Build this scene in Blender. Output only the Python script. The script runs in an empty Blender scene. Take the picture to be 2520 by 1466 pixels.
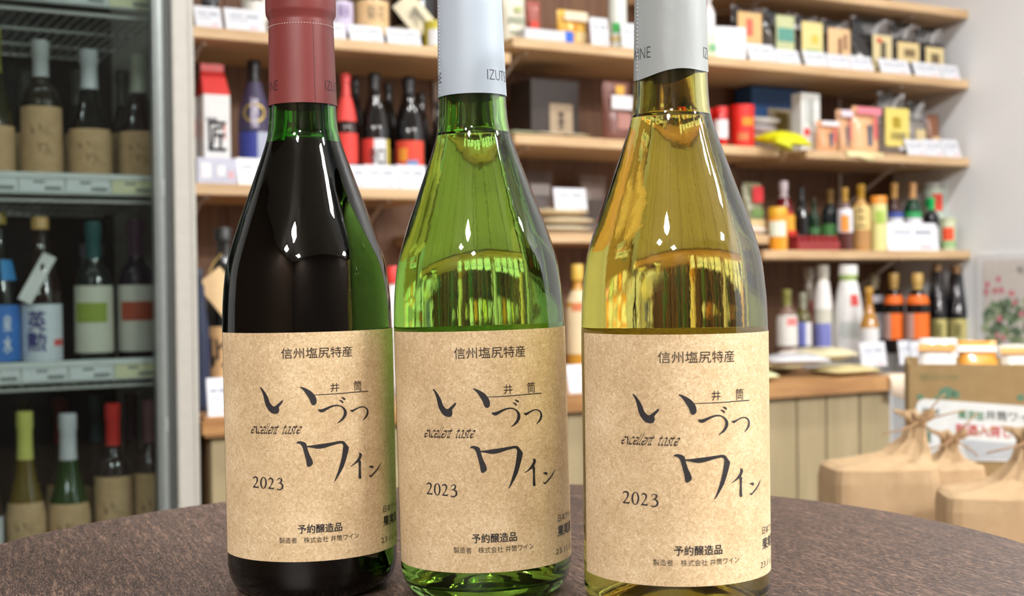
import bpy, bmesh, math, random
from mathutils import Vector, Matrix
from mathutils.geometry import tessellate_polygon
random.seed(7)
sc = bpy.context.scene
COL = sc.collection
R = math.radians

# ------------------------------------------------------------------ camera
F = 3200.0                      # focal length in pixels of the 2520 x 1466 frame
PITCH = math.atan(33 / F); ROLL = .0125
TABLE_Z = .70
CAM = Vector((0, 0, TABLE_Z + .137))
cd = bpy.data.cameras.new('camera'); cam = bpy.data.objects.new('camera', cd); COL.objects.link(cam)
cd.sensor_width = 36; cd.lens = F / 2520 * 36
cd.clip_start = .01
cd.dof.use_dof = True; cd.dof.focus_distance = .56; cd.dof.aperture_fstop = 15.5; cd.dof.aperture_blades = 0
cam.matrix_world = Matrix.Translation(CAM) @ Matrix.Rotation(math.pi / 2 - PITCH, 4, 'X') @ Matrix.Rotation(-ROLL, 4, 'Z')
sc.camera = cam

# ------------------------------------------------------------------ world, exposure
w = bpy.data.worlds.new('world'); sc.world = w; w.use_nodes = True
w.node_tree.nodes['Background'].inputs[0].default_value = (.9, .93, 1, 1)
w.node_tree.nodes['Background'].inputs[1].default_value = .05
sc.view_settings.view_transform = 'Standard'; sc.view_settings.look = 'None'
sc.view_settings.exposure = 0; sc.view_settings.gamma = 1; sc.view_settings.use_curve_mapping = False
LAMP = 290.0                     # emission strength of the ceiling lamps

# ------------------------------------------------------------------ frame of the shop wall
T = R(29.5)
U = Vector((math.cos(T), math.sin(T), 0)); N = Vector((-math.sin(T), math.cos(T), 0))
O = Vector((0, 3.35, 0))
def P(u, d, z): return O + U * u + N * d + Vector((0, 0, z))
M3 = cam.matrix_world.to_3x3()
def ray(px, py): return (M3 @ Vector(((px - 1260) / F, (733 - py) / F, -1)))
def hit(px, py, d):             # ray -> vertical plane parallel to the shop wall: (u, z)
    r = ray(px, py); k = ((O - CAM).dot(N) + d) / r.dot(N); q = CAM + r * k
    return (q - O).dot(U), q.z, k
def at_depth(px, py, Y):
    r = ray(px, py); return CAM + r * (Y / r.y)

# ------------------------------------------------------------------ materials
def lin(c):
    c = c / 255
    return c / 12.92 if c <= .04045 else ((c + .055) / 1.055) ** 2.4
def rgb(c): return (lin(c[0]), lin(c[1]), lin(c[2]), 1)
MC = {}
def mat(c, rough=.55, metal=0, spec=.5, coat=0):
    k = (tuple(c), rough, metal, spec, coat)
    if k in MC: return MC[k]
    m = bpy.data.materials.new('m_%d_%d_%d' % tuple(c)); m.use_nodes = True
    nt = m.node_tree; b = nt.nodes['Principled BSDF']
    b.inputs['Roughness'].default_value = rough; b.inputs['Metallic'].default_value = metal
    b.inputs['Specular IOR Level'].default_value = spec; b.inputs['Coat Weight'].default_value = coat
    tc = nt.nodes.new('ShaderNodeTexCoord'); n = nt.nodes.new('ShaderNodeTexNoise')
    n.inputs['Scale'].default_value = 60; nt.links.new(tc.outputs['Object'], n.inputs['Vector'])
    mx = nt.nodes.new('ShaderNodeMix'); mx.data_type = 'RGBA'
    a = rgb(c); mx.inputs[6].default_value = tuple(x * .9 for x in a[:3]) + (1,)
    mx.inputs[7].default_value = tuple(min(1, x * 1.08) for x in a[:3]) + (1,)
    nt.links.new(n.outputs['Fac'], mx.inputs[0]); nt.links.new(mx.outputs[2], b.inputs['Base Color'])
    MC[k] = m; return m
def wood(name, dark, light, scale=(1, 12, 12), rough=.5, freq=8, spec=.4, bump=0, world=False):
    m = bpy.data.materials.new(name); m.use_nodes = True; nt = m.node_tree; b = nt.nodes['Principled BSDF']
    b.inputs['Roughness'].default_value = rough; b.inputs['Specular IOR Level'].default_value = spec
    tc = nt.nodes.new('ShaderNodeTexCoord'); mp = nt.nodes.new('ShaderNodeMapping')
    mp.inputs['Scale'].default_value = scale
    nt.links.new(tc.outputs['Object'], mp.inputs[0])
    n = nt.nodes.new('ShaderNodeTexNoise'); n.inputs['Scale'].default_value = freq; n.inputs['Detail'].default_value = 6
    n.inputs['Roughness'].default_value = .6; n.inputs['Distortion'].default_value = .4
    nt.links.new(mp.outputs[0], n.inputs['Vector'])
    cr = nt.nodes.new('ShaderNodeValToRGB'); cr.color_ramp.elements[0].position = .35; cr.color_ramp.elements[1].position = .68
    cr.color_ramp.elements[0].color = rgb(dark); cr.color_ramp.elements[1].color = rgb(light)
    nt.links.new(n.outputs['Fac'], cr.inputs[0]); nt.links.new(cr.outputs[0], b.inputs['Base Color'])
    if bump:
        bp = nt.nodes.new('ShaderNodeBump'); bp.inputs['Strength'].default_value = bump; bp.inputs['Distance'].default_value = .0004
        nt.links.new(n.outputs['Fac'], bp.inputs['Height']); nt.links.new(bp.outputs[0], b.inputs['Normal'])
    return m
def glass(name, color, ior, rough=0.0, wob=0, fr=170, zs=.22):   # color: tint per surface crossed
    m = bpy.data.materials.new(name); m.use_nodes = True; nt = m.node_tree
    g = nt.nodes['Principled BSDF']; g.inputs['Base Color'].default_value = (*[c * c for c in color], 1)
    g.inputs['Transmission Weight'].default_value = 1
    g.inputs['IOR'].default_value = ior; g.inputs['Roughness'].default_value = rough
    if wob:
        tc = nt.nodes.new('ShaderNodeTexCoord'); mp = nt.nodes.new('ShaderNodeMapping'); mp.inputs['Scale'].default_value = (1, 1, zs)
        n = nt.nodes.new('ShaderNodeTexNoise'); n.inputs['Scale'].default_value = fr; n.inputs['Detail'].default_value = 3
        bp = nt.nodes.new('ShaderNodeBump'); bp.inputs['Strength'].default_value = wob; bp.inputs['Distance'].default_value = .0003
        nt.links.new(tc.outputs['Object'], mp.inputs[0]); nt.links.new(mp.outputs[0], n.inputs['Vector'])
        nt.links.new(n.outputs['Fac'], bp.inputs['Height']); nt.links.new(bp.outputs[0], g.inputs['Normal'])
    return m
def sheet_glass(name, tint, refl=1.0, rough=.02):     # thin pane / clear film: see-through plus surface reflection
    m = bpy.data.materials.new(name); m.use_nodes = True; nt = m.node_tree
    nt.nodes.remove(nt.nodes['Principled BSDF'])
    t = nt.nodes.new('ShaderNodeBsdfTransparent'); t.inputs[0].default_value = (*tint, 1)
    g = nt.nodes.new('ShaderNodeBsdfGlossy'); g.inputs['Roughness'].default_value = rough
    fr = nt.nodes.new('ShaderNodeFresnel'); fr.inputs[0].default_value = 1.5
    ml = nt.nodes.new('ShaderNodeMath'); ml.operation = 'MULTIPLY'; ml.inputs[1].default_value = refl
    mx = nt.nodes.new('ShaderNodeMixShader')
    nt.links.new(fr.outputs[0], ml.inputs[0]); nt.links.new(ml.outputs[0], mx.inputs[0])
    nt.links.new(t.outputs[0], mx.inputs[1]); nt.links.new(g.outputs[0], mx.inputs[2])
    nt.links.new(mx.outputs[0], nt.nodes['Material Output'].inputs[0]); return m
def kraft(name, dark, mid, light, bump=.25):
    m = bpy.data.materials.new(name); m.use_nodes = True; nt = m.node_tree; b = nt.nodes['Principled BSDF']
    b.inputs['Roughness'].default_value = .8; b.inputs['Specular IOR Level'].default_value = .2
    tc = nt.nodes.new('ShaderNodeTexCoord')
    n = nt.nodes.new('ShaderNodeTexNoise'); n.inputs['Scale'].default_value = 620; n.inputs['Detail'].default_value = 4
    n.inputs['Roughness'].default_value = .75; n.inputs['Distortion'].default_value = 1.4
    n2 = nt.nodes.new('ShaderNodeTexNoise'); n2.inputs['Scale'].default_value = 45; n2.inputs['Detail'].default_value = 2
    ad = nt.nodes.new('ShaderNodeMath'); ad.operation = 'MULTIPLY_ADD'; ad.inputs[1].default_value = .35; 
    for q in (n, n2): nt.links.new(tc.outputs['Object'], q.inputs['Vector'])
    nt.links.new(n2.outputs['Fac'], ad.inputs[0]); nt.links.new(n.outputs['Fac'], ad.inputs[2])
    cr = nt.nodes.new('ShaderNodeValToRGB'); e = cr.color_ramp.elements
    e[0].position = .5; e[0].color = rgb(dark); e[1].position = .86; e[1].color = rgb(light)
    q = e.new(.68); q.color = rgb(mid)
    nt.links.new(ad.outputs[0], cr.inputs[0]); nt.links.new(cr.outputs[0], b.inputs['Base Color'])
    bp = nt.nodes.new('ShaderNodeBump'); bp.inputs['Strength'].default_value = bump; bp.inputs['Distance'].default_value = .0001
    nt.links.new(n.outputs['Fac'], bp.inputs['Height']); nt.links.new(bp.outputs[0], b.inputs['Normal'])
    return m
def emit(name, c, s):
    m = bpy.data.materials.new(name); m.use_nodes = True; nt = m.node_tree
    nt.nodes.remove(nt.nodes['Principled BSDF']); e = nt.nodes.new('ShaderNodeEmission')
    e.inputs[0].default_value = (*c, 1); e.inputs[1].default_value = s
    nt.links.new(e.outputs[0], nt.nodes['Material Output'].inputs[0]); return m
def capsule_mat(name, c, wrinkle, rough=.42):
    m = bpy.data.materials.new(name); m.use_nodes = True; nt = m.node_tree; b = nt.nodes['Principled BSDF']
    b.inputs['Base Color'].default_value = rgb(c); b.inputs['Roughness'].default_value = rough
    tc = nt.nodes.new('ShaderNodeTexCoord'); n = nt.nodes.new('ShaderNodeTexNoise'); n.inputs['Scale'].default_value = 150; n.inputs['Detail'].default_value = 3
    mp = nt.nodes.new('ShaderNodeMapping'); mp.inputs['Scale'].default_value = (1, 1, .45)
    bp = nt.nodes.new('ShaderNodeBump'); bp.inputs['Strength'].default_value = wrinkle; bp.inputs['Distance'].default_value = .0006
    nt.links.new(tc.outputs['Object'], mp.inputs[0]); nt.links.new(mp.outputs[0], n.inputs['Vector'])
    nt.links.new(n.outputs['Fac'], bp.inputs['Height']); nt.links.new(bp.outputs[0], b.inputs['Normal']); return m

WHITE = mat((232, 232, 232), .7); CARD = mat((212, 214, 221), .5)
PINE = wood('pine_board', (186, 152, 112), (216, 186, 146), (1, 14, 14), .5, 5)
PINE_BACK = wood('brown_panel', (98, 68, 48), (124, 90, 64), (12, 12, 1), .6, 4)
COUNTER = wood('counter_wood', (146, 104, 62), (186, 142, 92), (1, 14, 14), .4, 5)
PANEL = wood('pale_panel', (146, 132, 100), (162, 147, 115), (10, 10, 1), .6, 3)
TABLE = None
INK = mat((34, 32, 34), .55); INK2 = mat((48, 36, 26), .6); INKG = mat((66, 56, 40), .6)
FILM = sheet_glass('clear_film', (.96, .96, .97), 1.6, .12)
PANE = sheet_glass('door_glass', (.76, .80, .79), .45, .02)

# ------------------------------------------------------------------ object helpers
def tag(o, label=None, cat=None, group=None, kind=None):
    if label: o['label'] = label
    if cat: o['category'] = cat
    if group: o['group'] = group
    if kind: o['kind'] = kind
    return o
def thing(name, loc, rz, label, cat, group=None):
    o = bpy.data.objects.new(name, None); COL.objects.link(o); o.location = loc; o.rotation_euler = (0, 0, rz)
    o.empty_display_size = .02
    return tag(o, label, cat, group)
def link(name, me, m=None, parent=None, loc=None, rot=None, label=None):
    o = bpy.data.objects.new(name, me); COL.objects.link(o)
    if any(p.use_smooth for p in me.polygons): me.set_sharp_from_angle(angle=R(42))
    if m is not None:
        me.materials.clear(); me.materials.append(m)
    if parent: o.parent = parent
    if loc is not None: o.location = loc
    if rot is not None: o.rotation_euler = rot
    if label: o['label'] = label
    return o
def to_mesh(bm, name='mesh', smooth=False):
    me = bpy.data.meshes.new(name); bm.to_mesh(me); bm.free()
    if smooth:
        for p in me.polygons: p.use_smooth = True
    return me
def box(x0, x1, y0, y1, z0, z1, bev=0, seg=2):
    bm = bmesh.new()
    bmesh.ops.create_cube(bm, size=1)
    for v in bm.verts:
        v.co = Vector((x0 if v.co.x < 0 else x1, y0 if v.co.y < 0 else y1, z0 if v.co.z < 0 else z1))
    if bev: bmesh.ops.bevel(bm, geom=bm.edges[:], offset=bev, segments=seg, affect='EDGES', profile=.5)
    return to_mesh(bm, 'box')
def boxes(lst, bev=0):
    bm = bmesh.new()
    for (x0, x1, y0, y1, z0, z1) in lst:
        r = bmesh.ops.create_cube(bm, size=1)
        for v in r['verts']:
            v.co = Vector((x0 if v.co.x < 0 else x1, y0 if v.co.y < 0 else y1, z0 if v.co.z < 0 else z1))
    return to_mesh(bm, 'boxes')
def lathe(prof, n=48, close=False, smooth=True):   # prof: (r, z) bottom-to-top on the outside -> outward normals
    vs = []; fs = []; rings = []
    for r, z in prof:
        if r < 1e-6: rings.append([len(vs)]); vs.append((0, 0, z))
        else:
            rings.append(list(range(len(vs), len(vs) + n)))
            for i in range(n):
                a = 2 * math.pi * i / n; vs.append((r * math.cos(a), r * math.sin(a), z))
    for a, b in zip(rings, rings[1:]):
        for i in range(n):
            j = (i + 1) % n
            if len(a) == 1 and len(b) == 1: continue
            if len(a) == 1: fs.append((a[0], b[j], b[i]))
            elif len(b) == 1: fs.append((a[i], a[j], b[0]))
            else: fs.append((a[i], a[j], b[j], b[i]))
    me = bpy.data.meshes.new('lathe'); me.from_pydata(vs, [], fs)
    if smooth:
        for p in me.polygons: p.use_smooth = True
    return me
def catmull(pts, k=4, closed=False):
    out = []; n = len(pts)
    rng = range(n) if closed else range(n - 1)
    for i in rng:
        p0 = pts[(i - 1) % n] if closed or i > 0 else pts[i]; p1 = pts[i]; p2 = pts[(i + 1) % n]
        p3 = pts[(i + 2) % n] if closed or i + 2 < n else pts[(i + 1) % n]
        for s in range(k):
            t = s / k
            out.append(tuple(.5 * ((2 * b) + (-a + c) * t + (2 * a - 5 * b + 4 * c - d) * t * t + (-a + 3 * b - 3 * c + d) * t ** 3)
                             for a, b, c, d in zip(p0, p1, p2, p3)))
    if not closed: out.append(tuple(pts[-1]))
    return out
def arc_sheet(r0, a0, a1, z0, z1, n=24, th=.00015, nz=1, zf=None):   # curved sheet, angle 0 faces -Y, positive towards +X
    vs = []; fs = []; m = nz + 1
    for i in range(n + 1):
        a = a0 + (a1 - a0) * i / n
        for k in range(m):
            z = z0 + (z1 - z0) * k / nz; r = zf(z) if zf else r0
            for rr in (r, r + th): vs.append((rr * math.sin(a), -rr * math.cos(a), z))
    q = lambda i, k, s: (i * m + k) * 2 + s
    for i in range(n):
        for k in range(nz):
            fs.append((q(i, k, 1), q(i + 1, k, 1), q(i + 1, k + 1, 1), q(i, k + 1, 1)))
            fs.append((q(i, k, 0), q(i, k + 1, 0), q(i + 1, k + 1, 0), q(i + 1, k, 0)))
        fs.append((q(i, 0, 0), q(i + 1, 0, 0), q(i + 1, 0, 1), q(i, 0, 1)))
        fs.append((q(i, nz, 0), q(i, nz, 1), q(i + 1, nz, 1), q(i + 1, nz, 0)))
    for i in (0, n):
        for k in range(nz):
            f = (q(i, k, 0), q(i, k, 1), q(i, k + 1, 1), q(i, k + 1, 0)); fs.append(f if i == 0 else f[::-1])
    me = bpy.data.meshes.new('sheet'); me.from_pydata(vs, [], fs)
    for p in me.polygons: p.use_smooth = (len(p.vertices) == 4 and abs(p.normal.z) < .5)
    return me
def text2d(s, offset=0.0, shear=0.0):
    cu = bpy.data.curves.new('txt', 'FONT'); cu.body = s; cu.size = 1; cu.offset = offset; cu.shear = shear; cu.resolution_u = 3
    o = bpy.data.objects.new('txt', cu); COL.objects.link(o)
    dg = bpy.context.evaluated_depsgraph_get(); me = bpy.data.meshes.new_from_object(o.evaluated_get(dg))
    v = [(q.co.x, q.co.y) for q in me.vertices]; f = [tuple(p.vertices) for p in me.polygons]
    bpy.data.objects.remove(o); bpy.data.curves.remove(cu); bpy.data.meshes.remove(me)
    return v, f
TX = {}
def text_fit(s, x0, x1, z0, z1, offset=0.0, shear=0.0):
    bd = max(0, offset); offset = min(offset, 0); k = (s, offset, shear)
    if k not in TX: TX[k] = text2d(*k)
    v, f = TX[k]
    ax = min(p[0] for p in v); bx = max(p[0] for p in v); ay = min(p[1] for p in v); by = max(p[1] for p in v)
    out = [(x0 + (p[0] - ax) / (bx - ax) * (x1 - x0), z0 + (p[1] - ay) / (by - ay) * (z1 - z0)) for p in v], f
    return bold(out, bd * .6 * (z1 - z0), bd * .5 * (z1 - z0)) if bd > 0 else out
def poly2d(polys):              # list of outlines -> triangulated flat art
    v = []; f = []
    for pl in polys:
        b = len(v); v += [tuple(p[:2]) for p in pl]
        f += [tuple(b + q for q in t) for t in tessellate_polygon([[Vector((p[0], p[1], 0)) for p in pl]])]
    return v, f
def bold(art, dx, dz=0):         # heavier lettering: a few slightly shifted copies
    v, f = art
    return join2d([([(x + a, z + b) for x, z in v], f) for a, b in ((0, 0), (dx, dz), (-dx, -dz))])
def join2d(parts):
    V = []; Fc = []
    for v, f in parts:
        b = len(V); V += v; Fc += [tuple(i + b for i in q) for q in f]
    return V, Fc
def flat_art(v, f, y=-.0004, step=None, rad=None, yaw=0.0, zf=None, lift=.00018):
    """flat artwork (x, z) -> mesh on the plane y, or wrapped on a cylinder of radius rad"""
    bm = bmesh.new(); vs = [bm.verts.new((p[0], 0, p[1])) for p in v]
    for q in f:
        try: bm.faces.new([vs[i] for i in q])
        except ValueError: pass
    bmesh.ops.triangulate(bm, faces=bm.faces[:])
    if rad:
        xs = [p[0] for p in v]; x = min(xs) + step
        while x < max(xs):
            bmesh.ops.bisect_plane(bm, geom=bm.verts[:] + bm.edges[:] + bm.faces[:], plane_co=(x, 0, 0), plane_no=(1, 0, 0)); x += step
        for q in bm.verts:
            a = q.co.x / rad + yaw; r = (zf(q.co.z) if zf else rad) + lift; q.co = Vector((r * math.sin(a), -r * math.cos(a), q.co.z))
    else:
        for q in bm.verts: q.co.y = y
    bmesh.ops.recalc_face_normals(bm, faces=bm.faces[:])
    bm.faces.ensure_lookup_table()
    return to_mesh(bm, 'art')
def tube(pts, r, n=8):
    vs = []; fs = []; pts = [Vector(p) for p in pts]
    for i, p in enumerate(pts):
        d = (pts[min(i + 1, len(pts) - 1)] - pts[max(i - 1, 0)]).normalized()
        a = d.cross(Vector((0, 0, 1)));
        if a.length < 1e-3: a = d.cross(Vector((1, 0, 0)))
        a.normalize(); b = d.cross(a); rr = r[i] if isinstance(r, (list, tuple)) else r
        for k in range(n):
            t = 2 * math.pi * k / n; vs.append(p + (a * math.cos(t) + b * math.sin(t)) * rr)
    for i in range(len(pts) - 1):
        for k in range(n):
            j = (k + 1) % n; fs.append((i * n + k, i * n + j, (i + 1) * n + j, (i + 1) * n + k))
    fs.append(tuple(range(n))); fs.append(tuple(reversed(range(len(vs) - n, len(vs)))))
    me = bpy.data.meshes.new('tube'); me.from_pydata(vs, [], fs)
    for p in me.polygons: p.use_smooth = len(p.vertices) == 4
    return me
def pillow(w, h, t, nx=10, nz=12, flat_bottom=True, crease=.0, seed=0):
    rd = random.Random(seed); vs = []; fs = []; idx = {}
    for s in (0, 1):
        for i in range(nx + 1):
            for k in range(nz + 1):
                x = -1 + 2 * i / nx; z = k / nz
                fz = (1 - abs(2 * z - 1) ** 3.2) if not flat_bottom else (1 - max(0, (z - .1) / .9) ** 2.2) * (1 if z > 0 else .8)
                y = t / 2 * (1 - abs(x) ** 3.5) ** .6 * max(fz, .02) + .0008
                edge = i in (0, nx) or (k in (0, nz) and not (flat_bottom and k == 0))
                if edge and s == 1: continue
                y += 0 if edge else rd.uniform(-1, 1) * crease
                if edge: y = 0
                idx[(s, i, k)] = len(vs); vs.append((x * w / 2 * (1 - .03 * math.sin(z * 3.1)), (-y if s == 0 else y), z * h))
    g = lambda s, i, k: idx.get((s, i, k), idx.get((0, i, k)))
    for i in range(nx):
        for k in range(nz):
            fs.append((g(0, i, k), g(0, i + 1, k), g(0, i + 1, k + 1), g(0, i, k + 1)))
            fs.append((g(1, i, k), g(1, i, k + 1), g(1, i + 1, k + 1), g(1, i + 1, k)))
        if flat_bottom: 
            q = (g(0, i, 0), g(1, i, 0), g(1, i + 1, 0), g(0, i + 1, 0))
            if len(set(q)) > 2: fs.append(tuple(dict.fromkeys(q)))
    me = bpy.data.meshes.new('pillow'); me.from_pydata(vs, [], fs)
    for p in me.polygons: p.use_smooth = True
    return me

# ================================================================== ROOM
UR = 1.700                       # side wall
def struct(name, me, m, loc=P(0, 0, 0), rz=T):
    o = link(name, me, m, None, loc, (0, 0, rz)); o['kind'] = 'structure'; return o
H = 2.75; UL = -4.2; DF = -5.6; DB = .345
wallpaint = wood('wall_paint', (212, 214, 216), (222, 223, 224), (1, 1, 1), .75, 2)
struct('floor', box(UL - .1, UR + .1, DF - .1, DB + .1, -.1, 0), wood('floor_vinyl', (84, 70, 58), (104, 88, 74), (1, 5, 1), .5, 3))
struct('ceiling', box(UL - .1, UR + .1, DF - .1, DB + .1, H, H + .1), mat((206, 204, 200), .8))
wb = struct('wall_back', box(UL, UR, DB, DB + .1, 0, H), wallpaint)
struct('wall_right', box(UR, UR + .1, DF - .1, DB + .1, 0, H), wood('side_wall_paint', (228, 232, 236), (234, 237, 240), (1, 1, 1), .75, 2))
struct('wall_left', box(UL - .1, UL, DF - .1, DB + .1, 0, H), mat((84, 66, 52), .8))
struct('wall_front', box(UL, UR, DF - .1, DF, 0, H), mat((70, 58, 50), .8))
pm = box(0, .292, 0, .010, 0, 2.0, .0015, 1)
k = 0; u = -1.23
while u < UR - .25:              # brown wooden back panels behind the shelves
    link('panel', pm, PINE_BACK, wb, (u, DB - .0105, .60)); u += .2935; k += 1

# ceiling lamps
lamp_dif = emit('lamp_diffuser', (1, .985, .96), LAMP)
def lamp(u, d, label, W=.085):
    t = thing('ceiling_lamp', P(u, d, H), T, label, 'ceiling lamp', 'square lamps on the shop ceiling')
    link('housing', box(-W - .012, W + .012, -W - .012, W + .012, -.05, 0, .004), WHITE, t)
    link('diffuser', box(-W, W, -W, W, -.062, -.0505), lamp_dif, t)
pos = ('leftmost', 'second from left', 'middle', 'second from right', 'rightmost')
for i, uu in enumerate((-3.0, -1.95, -.9, .15, 1.2)):
    lamp(uu, -1.25, 'square ceiling lamp, %s of the row nearest the shelves' % pos[i], .060)
for i, uu in enumerate((-3.7, -3.0, -.15, .55, 1.2)):
    lamp(uu, -4.1, 'square ceiling lamp, %s of the row behind the round table' % pos[i], .135)
for i, uu in enumerate((-3.2, .9)):
    lamp(uu, -5.1, 'square ceiling lamp, %s one of the pair furthest from the shelves' % ('left', 'right')[i], .15)

# ================================================================== ROUND TABLE
def table_mat():
    m = bpy.data.materials.new('dark_oiled_wood'); m.use_nodes = True; nt = m.node_tree; b = nt.nodes['Principled BSDF']
    L = nt.links.new
    tc = nt.nodes.new('ShaderNodeTexCoord')
    m0 = nt.nodes.new('ShaderNodeMapping'); m0.inputs['Rotation'].default_value = (0, 0, R(-112))
    mp = nt.nodes.new('ShaderNodeMapping'); mp.inputs['Scale'].default_value = (1, 9, 1)
    L(tc.outputs['Object'], m0.inputs[0]); L(m0.outputs[0], mp.inputs[0])
    n = nt.nodes.new('ShaderNodeTexNoise'); n.inputs['Scale'].default_value = 75; n.inputs['Detail'].default_value = 5; n.inputs['Roughness'].default_value = .65; n.inputs['Distortion'].default_value = .3
    L(mp.outputs[0], n.inputs['Vector'])
    n2 = nt.nodes.new('ShaderNodeTexNoise'); n2.inputs['Scale'].default_value = 7; n2.inputs['Detail'].default_value = 3; L(tc.outputs['Object'], n2.inputs['Vector'])
    n3 = nt.nodes.new('ShaderNodeTexNoise'); n3.inputs['Scale'].default_value = 250; n3.inputs['Detail'].default_value = 2; L(mp.outputs[0], n3.inputs['Vector'])
    cr = nt.nodes.new('ShaderNodeValToRGB'); e = cr.color_ramp.elements
    e[0].position = .34; e[0].color = rgb((30, 22, 20)); e[1].position = .70; e[1].color = rgb((122, 98, 82)); q = e.new(.55); q.color = rgb((64, 49, 45))
    L(n.outputs['Fac'], cr.inputs[0])
    cr2 = nt.nodes.new('ShaderNodeValToRGB'); cr2.color_ramp.elements[0].position = .56; cr2.color_ramp.elements[1].position = .70
    L(n3.outputs['Fac'], cr2.inputs[0])
    mx = nt.nodes.new('ShaderNodeMix'); mx.data_type = 'RGBA'; L(cr2.outputs[0], mx.inputs[0]); L(cr.outputs[0], mx.inputs[6]); mx.inputs[7].default_value = rgb((152, 122, 98))
    mu = nt.nodes.new('ShaderNodeMix'); mu.data_type = 'RGBA'; mu.blend_type = 'MULTIPLY'; mu.inputs[0].default_value = .5
    L(mx.outputs[2], mu.inputs[6]); L(n2.outputs['Color'], mu.inputs[7]); 
    mu2 = nt.nodes.new('ShaderNodeMix'); mu2.data_type = 'RGBA'; mu2.inputs[0].default_value = .75; L(mx.outputs[2], mu2.inputs[6]); L(mu.outputs[2], mu2.inputs[7])
    L(mx.outputs[2], b.inputs['Base Color'])
    b.inputs['Roughness'].default_value = .42; b.inputs['Specular IOR Level'].default_value = .45
    bp = nt.nodes.new('ShaderNodeBump'); bp.inputs['Strength'].default_value = .35; bp.inputs['Distance'].default_value = .0003
    L(n.outputs['Fac'], bp.inputs['Height']); L(bp.outputs[0], b.inputs['Normal'])
    return m
TABLE = table_mat()
TC = Vector((-.0127, .6105, 0)); TR = .2857
tt = thing('round_table', TC, 0, 'dark brown round wooden table carrying the three large wine bottles', 'table')
link('tabletop', lathe([(0, TABLE_Z - .028), (TR - .004, TABLE_Z - .028), (TR - .001, TABLE_Z - .025), (TR, TABLE_Z - .020), (TR, TABLE_Z - .004), (TR - .0012, TABLE_Z - .001), (TR - .004, TABLE_Z), (0, TABLE_Z)], 160, smooth=False), TABLE, tt)
link('pedestal', lathe([(.0, .03), (.045, .03), (.035, .10), (.028, .35), (.035, .62), (.06, .672), (0, .672)], 32), TABLE, tt)
for i in range(4):
    a = R(45 + 90 * i)
    link('foot', tube([(math.cos(a) * .02, math.sin(a) * .02, .06), (math.cos(a) * .14, math.sin(a) * .14, .045), (math.cos(a) * .24, math.sin(a) * .24, .018)], [.022, .02, .017]), TABLE, tt)

# ================================================================== THE THREE WINE BOTTLES
PR = [(.0333, .0010), (.0366, .0048), (.0382, .0105), (.0385, .018), (.0385, .060), (.0385, .110), (.0385, .1186), (.0378, .1333), (.0359, .148), (.0315, .1627),
      (.0262, .1774), (.0209, .192), (.0172, .203), (.0158, .210), (.0151, .222), (.0147, .240), (.0142, .262), (.0142, .272)]
PRS = catmull(PR, 5)
def prof_r(z):
    for (r0, z0), (r1, z1) in zip(PRS, PRS[1:]):
        if z0 <= z <= z1: return r0 + (r1 - r0) * (z - z0) / max(1e-9, z1 - z0)
    return PRS[-1][0] if z > .2 else .0385
LIQ = .2065
def big_glass(parent, gm, LIQ, lipz):
    wall = .0028
    outer = [(0, .014), (.010, .0125), (.019, .0075), (.026, .0018), (.0295, .0)] + [q for q in PRS if q[1] < lipz + .001] + [(.0150, lipz + .004), (.0152, lipz + .023), (.0146, lipz + .0275), (.0125, lipz + .0285)]
    inner_top = [(.0100, lipz + .0275), (.0095, lipz + .015)]
    inn = [(prof_r(z) - wall, z) for z in [lipz - .004, .247, .24, .23, .222, .215, .210, LIQ]]
    inner = inner_top + inn
    o = link('glass_body', lathe(outer + inner, 96), gm, parent)
    # part of the glass touching the wine: glass/wine interface belongs to the wine
    return o
def wine_mesh(LIQ):
    wall = .0028
    pr = [(r - wall, z) for r, z in PRS if .008 < z < LIQ]
    pts = [(0, .018), (.010, .0165), (.020, .0115), (.028, .0065), (.0325, .0065), (.0350, .0085)]
    pts += [p for p in pr if p[1] > .0095] + [(prof_r(LIQ) - wall, LIQ)]
    return lathe(pts, 96)
def wine_top(LIQ):
    r = prof_r(LIQ) - .0028
    return lathe([(r, LIQ), (r * .97, LIQ - .0006), (r * .9, LIQ - .0010), (0, LIQ - .0012)], 96)

BOT = [dict(base=(772.5, 1472), d=.597, lean=.0085, c=(778, 869), top=(768, 817), bot=(770, 1381)),
       dict(base=(1199, 1488), d=.588, lean=.0170, c=(1203.5, 867), top=(1186, 814), bot=(1198, 1409)),
       dict(base=(1666, 1514), d=.541, lean=.0000, c=(1714, 876), top=(1662, 823), bot=(1664, 1443))]
for b in BOT:
    p = at_depth(b['base'][0], b['base'][1], b['d']); b['loc'] = Vector((p.x, p.y, TABLE_Z))
    b['M'] = Matrix.Translation(b['loc']) @ Matrix.Rotation(-b['lean'], 4, 'Y')
RAD = .0385
def unproj(b, px, py, rad=RAD):  # photo pixel -> (angle, height) on the bottle's own cylinder
    Mi = b['M'].inverted(); o = Mi @ CAM; d = (Mi.to_3x3() @ ray(px, py)).normalized()
    A = d.x ** 2 + d.y ** 2; B = 2 * (o.x * d.x + o.y * d.y); C = o.x ** 2 + o.y ** 2 - rad ** 2
    D = B * B - 4 * A * C
    t = (-B - math.sqrt(max(0, D))) / (2 * A); q = o + d * t
    return math.atan2(q.x, -q.y), q.z
for b in BOT:
    b['yaw'] = unproj(b, *b['c'])[0]; b['zt'] = unproj(b, *b['top'])[1]; b['zb'] = unproj(b, *b['bot'])[1]
B2 = BOT[1]
def lab(px, py):                # pixel on the middle bottle -> label coordinates (s metres, t 0..1 up the label)
    a, z = unproj(B2, px, py); return (RAD * (a - B2['yaw']), (z - B2['zb']) / (B2['zt'] - B2['zb']))
def crop(x0, y0, s, pts): return [lab(x0 + a * s, y0 + b_ * s) for a, b_ in pts]
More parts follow.
